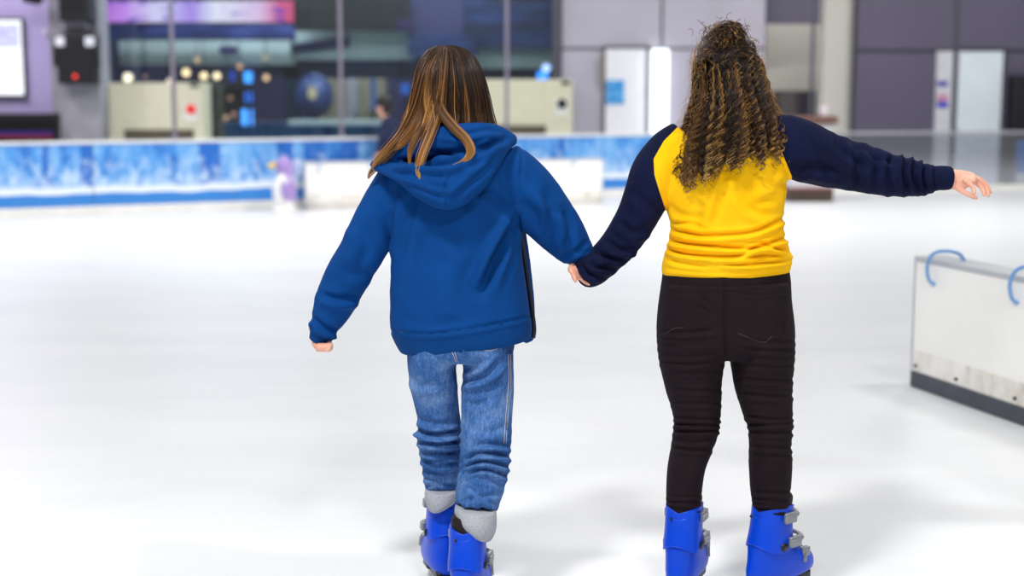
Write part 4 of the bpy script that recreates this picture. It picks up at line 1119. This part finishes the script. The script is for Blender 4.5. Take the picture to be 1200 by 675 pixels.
# ------------------------------------------------------------ skater in the yellow sweatshirt
def skater_yellow():
    Y0 = 4.2; base = W(853, 737, Y0); base[2] = 0
    armL = [(804, 164, 0, 25), (786, 178, 0, 28), (769, 203, .0, 30), (758, 228, .01, 27), (747, 252, .03, 24.5), (734, 274, .05, 23), (719, 293, .06, 21), (704, 308, .06, 20), (693, 317, .02, 19.5), (684, 321, .0, 17)]
    armR = [(893, 160, 0, 27), (915, 168, .0, 35), (940, 177, .0, 35.5), (965, 186, .0, 32), (990, 192.5, -.01, 29), (1015, 198.5, -.02, 27.5), (1040, 205, -.02, 24.5), (1060, 207.5, -.02, 23), (1078, 209.5, -.02, 20), (1090, 209.5, -.02, 17), (1098, 208.5, -.02, 14.5), (1106, 208.5, -.02, 14.5), (1115, 209, -.02, 13.5)]
    parts = [head_parts(853, 86, Y0 + .02, .1)]
    parts.append(limb([(853, 118, .02, 23), (853, 140, .01, 22), (853, 165, .0, 28)], Y0))
    parts.append(trunk([(805, 160, 900, 156, 0, .06), (786, 180, 918, 176, 0, .09), (790, 230, 912, 230, 0, .095), (794, 285, 910, 285, 0, .09), (786, 330, 916, 330, 0, .1), (785, 380, 918, 380, 0, .1), (795, 398, 905, 398, 0, .08)], Y0))
    thin = lambda rows, k: [(a, b, c, r * k) for a, b, c, r, *_ in rows]
    parts.append(limb(thin(armL[:-2], .55) + [(690, 316, .055, 9.5), (684, 319, .05, 11)], Y0))
    parts.append(limb(thin(armR[:-3], .52) + [(1098, 209, -.02, 9.5), (1110, 210, -.02, 9.8)], Y0))
    parts += [limb([(811, 400, 0, 25), (814, 470, .0, 22), (808, 540, .0, 16), (803, 600, 0, 13), (803, 640, 0, 13)], Y0), limb([(893, 400, 0, 25), (899, 470, .0, 22), (903, 540, .0, 17), (904, 600, 0, 13), (904, 640, 0, 13)], Y0)]
    # right hand, open and drooping: palm, four fingers, thumb
    hY = -.02
    parts.append(limb([(1106, 209.5, hY, 11, .02), (1117, 210.5, hY, 12, .018), (1127, 210.5, hY, 11.5, .02), (1137, 210, hY, 8.5, .03), (1141, 210.5, hY, 6, .028)], Y0, seg=20))
    parts.append(finger([(1136, 207, hY + .03), (1148, 210, hY + .035), (1156, 217, hY + .03), (1160.5, 226, hY + .022)], Y0, .0082))
    parts.append(finger([(1137, 208, hY + .012), (1149, 213, hY + .015), (1156, 221, hY + .01), (1158.5, 229.5, hY + .0)], Y0, .0086))
    parts.append(finger([(1135, 210, hY - .008), (1146, 216, hY - .01), (1151.5, 222, hY - .015), (1153.5, 229, hY - .022)], Y0, .0085))
    parts.append(finger([(1131, 211.5, hY - .028), (1138, 217, hY - .034), (1141, 222, hY - .04), (1142, 227.5, hY - .045)], Y0, .008))
    parts.append(finger([(1116, 216, hY - .01), (1125, 222.5, hY - .012), (1135, 228, hY - .015), (1144, 232, hY - .02)], Y0, .0092))
    # left hand inside the bunched cuff, fingers round the other hand
    parts.append(limb([(687, 318, .05, 10, .015), (681, 319, .045, 10.5, .015), (676, 320, .04, 9, .013)], Y0))
    for i, y in enumerate((313, 317, 321, 325)):
        parts.append(finger([(680, y, .03 - .006 * i), (673, y + 1, .02 - .01 * i), (668.5 + 1.6 * i, y + 2.5 - .5 * i, .005 - .008 * i), (671 + 1.2 * i, y + 5, .0 - .008 * i)], Y0, .008))
    parts.append(finger([(684, 322, .03), (683, 328, .01), (690, 332, -.005), (699, 331, -.01)], Y0, .0086))
    V, F = union(parts, .0034); V = smooth(V, F, 3, .5)
    body = mesh_obj('person', V, F, M['skin'], None, base); body.location = base
    eyes(body, base, 853, 86, Y0 + .02, 1.)
    tag(body, 'skater with long curly hair, yellow sweatshirt and black trousers, one arm stretched out', 'person')
    # --- sweatshirt
    torso = [(822, 140, 884, 138, .01, .055), (802, 148, 902, 144, 0, .075), (786, 160, 914, 154, 0, .095), (775, 178, 922, 172, 0, .11), (775, 205, 924, 200, 0, .12), (780, 235, 920, 228, 0, .125), (786, 262, 917, 258, 0, .12), (784, 282, 920, 280, 0, .12), (779, 300, 926, 298, 0, .125), (776, 313, 926, 310, 0, .125), (776, 322, 924, 319, 0, .12)]
    st = [([(788, 262), (808, 262), (826, 268)], .007, 2.5), ([(784, 268), (810, 274), (833, 276), (877, 273), (900, 265), (922, 254)], .012, 2.6), ([(781, 281), (800, 285), (830, 288), (871, 291), (900, 286), (926, 277)], .014, 2.4), ([(779, 291), (800, 297), (830, 300), (866, 299), (890, 290), (926, 294)], .014, 2.3),
          ([(870, 287), (890, 284), (905, 289), (927, 298)], .008, 2), ([(840, 309), (870, 310), (900, 308), (926, 305)], .009, 2), ([(830, 304), (860, 304), (890, 300), (924, 300)], .008, 2), ([(782, 304), (800, 309), (830, 312)], .005, 2.4),
          ([(848, 220), (843, 240), (838, 262)], .005, 5), ([(866, 225), (880, 245), (905, 252)], .005, 5), ([(924, 212), (905, 232), (885, 240)], .005, 5), ([(815, 225), (818, 245), (812, 262)], .003, 6),
          ([(892, 210), (905, 218), (924, 214)], .004, 4), ([(784, 240), (795, 250), (820, 256)], .004, 4), ([(776, 315), (850, 320), (926, 312)], .002, 1.6),
          # left sleeve
          ([(700, 296), (712, 303), (732, 303)], .012, 2.6), ([(690, 304), (700, 313), (716, 316)], .012, 2.5), ([(682, 312), (690, 321), (704, 325)], .009, 2.2), ([(712, 284), (728, 293), (746, 290)], .009, 3.2), ([(728, 262), (742, 272), (760, 266)], .007, 4), ([(744, 225), (758, 240), (776, 244)], .005, 5), ([(768, 180), (762, 205), (750, 232)], .003, 6),
          # right sleeve
          ([(1062, 184), (1058, 200), (1064, 228)], 0.0145, 2.6), ([(1074, 188), (1068, 203), (1080, 226)], .015, 2.6), ([(1083, 190), (1080, 208), (1086, 225)], 0.0174, 2.2), ([(1096, 194), (1094, 208), (1096, 224)], .009, 1.8), ([(1046, 182), (1040, 205), (1048, 230)], 0.0087, 3.5),
          ([(1000, 166), (1006, 190), (1000, 218)], 0.0116, 4.5), ([(980, 162), (985, 175), (1012, 196)], 0.0101, 4), ([(1020, 172), (1028, 190), (1022, 220)], 0.0087, 4), ([(950, 160), (966, 185), (975, 212)], 0.0072, 6), ([(930, 200), (955, 196), (985, 205)], 0.0087, 5), ([(1008, 172), (1026, 186), (1050, 190)], 0.0087, 3.5)]
    V, F = garment([trunk(torso, Y0), limb(armL, Y0, bulge=.1), limb(armR, Y0, bulge=.1)], .0046, st, 6, (.0018, 17), 2)
    px, py = px_of(V)
    sL = np.interp(py, [130, 140, 150, 165, 186, 205, 225, 243, 262], [812, 803, 793, 778, 766, 767, 773, 779, 781])
    sR = np.interp(py, [130, 138, 150, 165, 185, 207, 225, 240], [893, 897, 903, 911, 919, 928, 926, 924])
    xb = np.interp(py, [225, 243, 262, 285, 300, 330], [773, 780, 777, 766, 758, 752])
    val = np.where(py > 243, np.where(px < 860, px - xb, 20.), np.minimum(px - sL, sR - px))
    V, yel, nav = cut(V, F, val)
    sw = piece(V, None, yel, 'sweatshirt', M['yellow'], body, base)
    vv, ff = sub_mesh(V, nav)
    for fc in islands(vv, ff)[:2]:
        a, b = sub_mesh(vv, fc)
        P = px_of(a)[0]
        if P.mean() > 900:
            a2, s1, cf = cut(a, b, 1098 - P)
            sl = piece(a2, None, s1, 'sleeve', M['navy'], sw, base); piece(a2, None, cf, 'cuff', M['navy'], sl, base)
        else: sl = piece(a, None, b, 'sleeve', M['navy'], sw, base)
        sl['label'] = 'navy blue raglan sleeve'
    # --- trousers
    tl = [(811, 330, 0, 36, .12), (810, 370, 0, 40, .13), (810, 400, 0, 40.5, .125), (811, 425, .0, 38.5, .115), (812.5, 450, .0, 34, .1), (816, 478, .0, 29.5, .086), (816.5, 497, .0, 27.5, .082), (811, 520, -.005, 25, .082), (805, 545, -.01, 22.5, .078), (802, 570, -.005, 21.8, .066), (801, 588, 0, 21, .058), (801.5, 598, 0, 20, .054), (801.5, 605, 0, 17.5, .048)]
    tr = [(891, 330, 0, 35, .12), (892, 370, 0, 38, .13), (892.5, 400, 0, 38.5, .125), (893, 425, .0, 37.5, .115), (894.5, 450, .0, 34.5, .1), (899, 478, .0, 30.5, .086), (902.5, 497, .0, 27.3, .082), (902.5, 520, -.005, 25, .082), (902.8, 545, -.01, 25.6, .078), (902.8, 570, -.005, 24.4, .066), (903, 588, 0, 22, .058), (903, 598, 0, 21, .054), (903, 606, 0, 17.5, .048)]
    hips = [(777, 312, 923, 310, 0, .115), (775, 330, 926, 328, 0, .12), (771, 360, 929, 358, 0, .132), (770, 390, 931, 388, 0, .132), (774, 408, 928, 406, 0, .118), (790, 418, 912, 416, 0, .09)]
    st = []
    rr = np.random.default_rng(4)
    def wr(x0, x1, ys, A, w, bow=2.):
        for y in ys:
            j = rr.uniform(-1.5, 1.5); k = rr.uniform(-bow, bow)
            st.append(([(x0, y + j), ((x0 + x1) / 2, y + k + 2), (x1, y - j)], A * rr.uniform(.7, 1.3), w))
    wr(768, 838, (388, 397, 404, 415, 423), .0035, 2.4, 3); wr(868, 933, (398, 408, 418, 428), .003, 2.4, 3)
    wr(782, 848, (436, 456, 472), .003, 2.2); wr(864, 934, (444, 462), .004, 2.4)
    wr(784, 848, (490, 497, 504), .006, 2.1); wr(870, 934, (488, 496, 505), .006, 2.1); wr(786, 836, (515, 526), .004, 2.2); wr(876, 932, (524, 534), .004, 2.4)
    wr(779, 826, (580, 588, 595), .004, 1.8); wr(880, 928, (576, 584, 590, 597), .004, 1.8)
    st += [([(850, 330), (850, 380), (852, 425)], .006, 2.5), ([(776, 333), (850, 336), (925, 331)], .003, 1.4), ([(806, 345), (808, 375), (790, 388)], .0025, 1.4), ([(865, 350), (875, 393), (900, 400), (918, 392), (920, 352)], .0025, 1.3), ([(850, 342), (890, 346), (926, 341)], .0025, 1.3), ([(776, 342), (800, 344), (830, 345)], .0025, 1.3),
           ([(816, 346), (824, 350), (832, 358)], .003, 1.8), ([(814, 360), (824, 362), (834, 370)], .003, 1.8)]
    V, F = garment([limb(tl, Y0, bulge=.05), limb(tr, Y0, bulge=.05), trunk(hips, Y0)], .0042, st, 4, (.0014, 22), 8)
    tro = mesh_obj('trousers', V, F, M['black_denim'], body, base)
    # rear pocket flash stitching
    from mathutils.bvhtree import BVHTree
    bvh = BVHTree.FromPolygons([tuple(x) for x in V], F)
    mt = mat('dark_stitching', '#3a3036', .7)
    for pts in ([(864, 390), (878, 396), (895, 401), (905, 394)], [(780, 391), (790, 385), (800, 384)]):
        P = []
        for a, b in cr(np.array(pts, float), 8):
            d = W(a, b, 2.) - CP; d /= np.linalg.norm(d); h = bvh.ray_cast(Vector(CP), Vector(d))
            if h[0]: P.append(np.array(h[0]) - d * .0004)
        q = MB(); q.tube(P, .001, 6); q.obj('stitching', mt, tro, base, True)
    # --- skates
    gL = W(801, 612, Y0); gR = W(903, 612, Y0)
    skate(body, base, (gL[0], gL[1], 0), math.radians(-24), scale=.98)
    skate(body, base, (gR[0], gR[1], 0), math.radians(-52), scale=.98)
    # --- curly hair
    r = np.random.default_rng(5); hs = Strands()
    rows = [(838, 864, 26, .02, .03), (828, 874, 34, .02, .06), (818, 885, 48, .02, .1), (813, 891, 66, .015, .12), (813, 896, 88, .01, .125), (813, 902, 110, .005, .125), (808, 910, 132, 0, .13), (802, 915, 152, -.01, .135), (796, 918, 172, -.02, .14), (792, 917, 190, -.03, .14), (790, 912, 208, -.04, .13), (793, 905, 222, -.05, .12)]
    sh = HairShell(rows, Y0)
    V, F = trunk([(842, 30, 860, 30, .02, .03), (830, 38, 872, 38, .02, .055), (820, 50, 883, 50, .02, .09), (817, 68, 887, 68, .015, .105), (818, 90, 890, 90, .01, .108), (820, 115, 892, 115, .005, .108), (818, 140, 897, 140, 0, .112), (815, 160, 898, 160, -.02, .11), (812, 178, 890, 178, -.035, .1), (815, 190, 870, 190, -.045, .09)], Y0, seg=44)
    hs.solid(V, open_face(V, F, Y0, 62), .02)
    def curl(P, R, turns, ph, r0, tone, tip, grow=.3):
        n = len(P); k = np.linspace(0, 1, n); T = np.gradient(P, axis=0); T /= np.linalg.norm(T, axis=1)[:, None] + 1e-9
        a = np.cross(T, np.array([.2, .95, .1])); a /= np.linalg.norm(a, axis=1)[:, None] + 1e-9; b = np.cross(T, a)
        env = R * np.clip(k / grow, .15, 1); t = turns * 6.283 * k ** 1.15 + ph
        hs.add(P + a * (env * np.cos(t))[:, None] + b * (env * np.sin(t))[:, None], r0, r0 * .7, tone, tip)
    def bottom(px):
        return np.interp(px, [785, 795, 812, 830, 850, 868, 878, 890, 905, 925], [205, 210, 219, 208, 201, 196, 180, 189, 186, 180])
    for i in range(165):
        phi = r.uniform(-.6, PI + .6); px = 853 + 62 * math.cos(phi)
        yb0 = bottom(px) + r.normal(0, 7) - (0 if r.random() < .62 else r.uniform(5, 55))
        rho = r.uniform(.84, 1.02); n_ = 78; y0 = r.uniform(66, 96)
        y = np.linspace(y0, yb0, n_); k = np.linspace(0, 1, n_)
        P = sh.at(np.full(n_, phi) + .05 * np.sin(np.linspace(0, 5, n_) + i), y, rho)
        lk = .16 * math.sin(phi * 13 + 2) + .1 * math.sin(phi * 29)
        tone = np.clip(.2 + lk + r.normal(0, .12) + (.36 if r.random() < .17 else 0), .02, .95)
        Rr = r.uniform(.004, .0085); turns = (yb0 - y0) / r.uniform(10, 17); ph = r.uniform(0, 6.28); spr = r.uniform(.0022, .005); gw = .65 if px < 845 else .35
        for s in range(15):
            m = int(n_ * r.uniform(.9, 1.0)); off = r.normal(0, 1, 3) * spr
            curl(P[:m] + off * (.5 + k[:m, None]), Rr * r.uniform(.8, 1.15), turns * m / n_, ph + r.normal(0, .6), .001, np.clip(tone + r.normal(0, .11), 0, 1), .2, gw)
    # hair of the crown drawn back to the twist
    for i in range(900):
        a = r.uniform(-.2, PI + .2); st_y = r.uniform(38, 80); k = np.linspace(0, 1, 14)
        tx, ty = 851 + r.normal(0, 5), 66 + r.normal(0, 5)
        x0 = 853 + 37 * math.cos(a); y0 = 74 - 30 * abs(math.sin(a)) * r.uniform(.3, 1.1)
        xx = x0 + (tx - x0) * k; yy = y0 + (ty - y0) * k - 7 * np.sin(PI * k)
        P = []
        for x, y in zip(xx, yy):
            xl, xr = np.interp(y, sh.y, sh.A[:, 0]), np.interp(y, sh.y, sh.A[:, 1]); db = np.interp(y, sh.y, sh.A[:, 4]); u = np.clip((x - (xl + xr) / 2) / ((xr - xl) / 2), -.999, .999)
            P.append(W(x, y, Y0 + .015 - db * math.sqrt(1 - u * u) * r.uniform(.985, 1.01) - .02 * math.exp(-((y - 46) / 12) ** 2)))
        P = np.array(P) + np.outer(np.sin(k * 9 + i), r.normal(0, .002, 3))
        hs.add(P, .0011, .0009, np.clip(.5 + .22 * math.sin(a * 19) + r.normal(0, .1), .05, .95), -.45)  # tone falls toward the twist to give the hollow's shade
    # the twist: hair wound round above a hollow whose shade is put into darker tone, with loose loops
    for i in range(640):
        rf = r.uniform(.12, 1.0); t0 = r.uniform(0, 6.28); t = np.linspace(t0, t0 + r.uniform(.9, 2.4), 18)
        cx, cy = 852 + r.normal(0, 3.5), 45 + r.normal(0, 3)
        P = np.array([W(cx + 19 * rf * math.cos(q), cy + 17 * rf * math.sin(q) - 3 * math.cos(q), Y0 - .05 - .055 * math.sqrt(max(0, 1 - (rf * .95) ** 2)) - .014 * math.sin(q * 2 + rf * 5)) for q in t])
        P = P + np.outer(np.sin(t * 3 + i), r.normal(0, .003, 3))
        hs.add(P, .0011, .0009, np.clip(.36 + .3 * math.sin(cx * .9 + rf * 9) + r.normal(0, .1) - (.25 if cy + 17 * rf * math.sin(t0) > 56 else 0), .03, .95), .05)
    for i in range(130):
        c = W(850 + r.normal(0, 14), 42 + r.normal(0, 7), Y0 - .02 - r.uniform(0, .08)); rad = r.uniform(.006, .014)
        t = np.linspace(0, r.uniform(3, 7), 22); e1 = r.normal(size=3); e1 /= np.linalg.norm(e1); e2 = np.cross(e1, r.normal(size=3)); e2 /= np.linalg.norm(e2)
        hs.add(c + rad * (np.outer(np.cos(t), e1) + np.outer(np.sin(t), e2)) + np.outer(t * .003, r.normal(size=3)), .0009, .0006, np.clip(.5 + r.normal(0, .16), .1, .95), .1)
    # ringlets at the fringe of the mass, and fine frizz
    for (x, y0, y1, dy) in ((893, 130, 200, -.13), (905, 120, 176, -.11), (915, 135, 184, -.09), (880, 150, 190, -.14), (868, 150, 197, -.145), (797, 175, 214, -.13), (812, 180, 222, -.145), (806, 170, 226, -.15), (838, 170, 206, -.15), (909, 150, 190, -.12), (918, 150, 172, -.08), (888, 150, 196, -.14)):
        for s in range(9):
            n_ = 60; k = np.linspace(0, 1, n_)
            P = np.array([W(x + 2 * math.sin(3 * q), y0 + (y1 - y0) * q, Y0 + dy - .012) for q in k])
            curl(P, .0075, (y1 - y0) / 13, s * .16, .001, .42 + .06 * r.normal(), .35)
    for i in range(150):
        phi = r.choice([r.uniform(2.5, 3.7), r.uniform(-.6, .6)], p=[.65, .35]); n_ = 30; y = np.linspace(r.uniform(45, 150), 0, n_); y = y[0] + np.linspace(0, r.uniform(15, 45), n_)
        k = np.linspace(0, 1, n_); P = sh.at(np.full(n_, phi), y, 1.0 + k * r.uniform(.03, .32)); curl(P, .005, r.uniform(1, 3), r.uniform(0, 6), .00042, .75, .1)
    for i in range(50):
        phi = r.uniform(.1, PI - .1); n_ = 40; y = np.linspace(r.uniform(28, 120), 0, n_); y = y[0] + np.linspace(0, r.uniform(10, 30), n_); P = sh.at(np.full(n_, phi), y, 1.04); curl(P, .008, r.uniform(1, 3), r.uniform(0, 6), .0006, .75, .1)
    hair = hs.obj('hair', M['hairB'], body, base); hair['label'] = 'long curly brown hair half tied up in a twist'
    return body
B_ = skater_yellow()

# ------------------------------------------------------------ far skater by the boards
def skater_far():
    Y0 = 19.62; base = W(459, 242, Y0); base[2] = 0
    parts = [head_parts(449.5, 124.5, Y0, .098)]
    parts += [limb([(451, 132, 0, 4.5), (453, 142, 0, 5.5)], Y0), trunk([(449, 141, 464, 141, 0, .06), (450, 160, 466, 160, 0, .08), (452, 190, 467, 190, 0, .085)], Y0),
              limb([(455, 185, 0, 5.5), (456, 212, 0, 4.5), (457, 238, 0, 3.6)], Y0), limb([(463, 185, 0, 5.5), (463, 212, 0, 4.5), (463, 238, 0, 3.6)], Y0),
              limb([(450, 145, -.05, 3.5), (447, 160, -.1, 3), (444, 174, -.12, 2.6), (443, 181, -.12, 2.8)], Y0), limb([(464, 145, .03, 3.5), (468, 162, .05, 3), (469, 176, .03, 2.6), (469, 183, .03, 2.8)], Y0)]
    for i in range(4):
        for sx, dy in ((443, -.12), (469, .03)):
            parts.append(finger([(sx - 1.2 + .8 * i, 182, dy), (sx - 1.2 + .8 * i, 185, dy), (sx - .9 + .8 * i, 187.5 - .5 * (i % 3), dy - .02)], Y0, .0095))
    for sx, dy in ((441.6, -.12), (467.6, .03)): parts.append(finger([(sx, 181, dy), (sx - .8, 183, dy - .02), (sx - .5, 185, dy - .03)], Y0, .01))
    V, F = union(parts, .007); V = smooth(V, F, 2)
    # the head looks to the left
    c = W(450, 128, Y0); hd = V[:, 2] > W(0, 134, Y0)[2]; q = V[hd] - c; a = math.radians(72)
    V[hd] = c + np.column_stack([q[:, 0] * math.cos(a) - q[:, 1] * math.sin(a), q[:, 0] * math.sin(a) + q[:, 1] * math.cos(a), q[:, 2]])
    body = mesh_obj('person', V, F, M['skin'], None, base); body.location = base
    tag(body, 'small far person with short black hair and navy jacket by the printed boards, looking left', 'person')
    V, F = garment([trunk([(450, 136, 461, 136, 0, .06), (448, 142, 466, 142, 0, .11), (448.5, 160, 468, 160, 0, .13), (449, 188, 469, 188, 0, .13), (450, 196, 469, 196, 0, .125)], Y0), limb([(451, 143, -.04, 4.4), (447, 160, -.1, 4), (444, 174, -.12, 3.6), (443.3, 179, -.12, 3.4)], Y0), limb([(464, 143, .03, 4.4), (468, 162, .05, 4), (469, 176, .03, 3.6), (469, 181, .03, 3.4)], Y0)], .012, [], 3, (.004, 12), 1)
    mesh_obj('jacket', V, F, M['dark_cloth'], body, base)
    V, F = garment([trunk([(451, 190, 468, 190, 0, .12), (451, 204, 468, 204, 0, .11)], Y0), limb([(455, 200, 0, 5.2), (456, 218, 0, 4.6), (456.5, 234, 0, 4.2)], Y0), limb([(464, 200, 0, 5.2), (464, 218, 0, 4.6), (464, 234, 0, 4.2)], Y0)], .012, [], 3, (.004, 12), 1)
    mesh_obj('trousers', V, F, M['black_denim'], body, base)
    c = W(449.5, 124.5, Y0) + (.0, 0, .012); q = MB(); q.ell(c + (.015, -.005, .04), (.125, .11, .1), None, 24); q.ell(c + (.05, -.01, -.02), (.085, .105, .115), None, 24); V, F = union([q.get()], .008); V = smooth(V, F, 2)
    mesh_obj('hair', V, F, M['hairC'], body, base, attrs={'tone': (RNG.random(len(V)))})
    for x in (456.5, 464):
        g = W(x, 238, Y0); skate(body, base, (g[0], Y0, 0), math.radians(70))
skater_far()

# ================================================================== LIGHT
w = bpy.data.worlds.new('hall_light'); SC.world = w; w.use_nodes = True
bg = w.node_tree.nodes['Background']; bg.inputs['Color'].default_value = (.93, .96, 1, 1); bg.inputs['Strength'].default_value = .2
for x, y, z, p, sz in ((-1.9, .7, 6.4, 410, .9), (3.2, 2.6, 7, 120, .6), (-4.5, 6.5, 7, 160, 1.2), (5, 7.5, 7, 150, 1.2), (-6, 15, 7, 420, 2), (1, 16.8, 7, 460, 2), (7.5, 18, 7, 480, 2), (.9, -1.2, 5.4, 230, .9)):  # rink lamps overhead; last is an added camera-side fill, rear ones brighten the walls
    area((x, y, z), sz, p, (1, .985, .96), sy=sz * .6)
area((-9.5, 19.5, 6.5), 1.8, 330, (.95, .9, 1))  # unseen violet-tinted lamp added to brighten the mauve wall
area((X(930), YW + 1.1, 5.6), .9, 170, (1, 1, .97))  # unseen lamp added to lift the pale recess
SC.view_settings.view_transform = 'Standard'; SC.view_settings.look = 'None'; SC.view_settings.gamma = 1
SC.view_settings.use_curve_mapping = False; SC.view_settings.exposure = 0
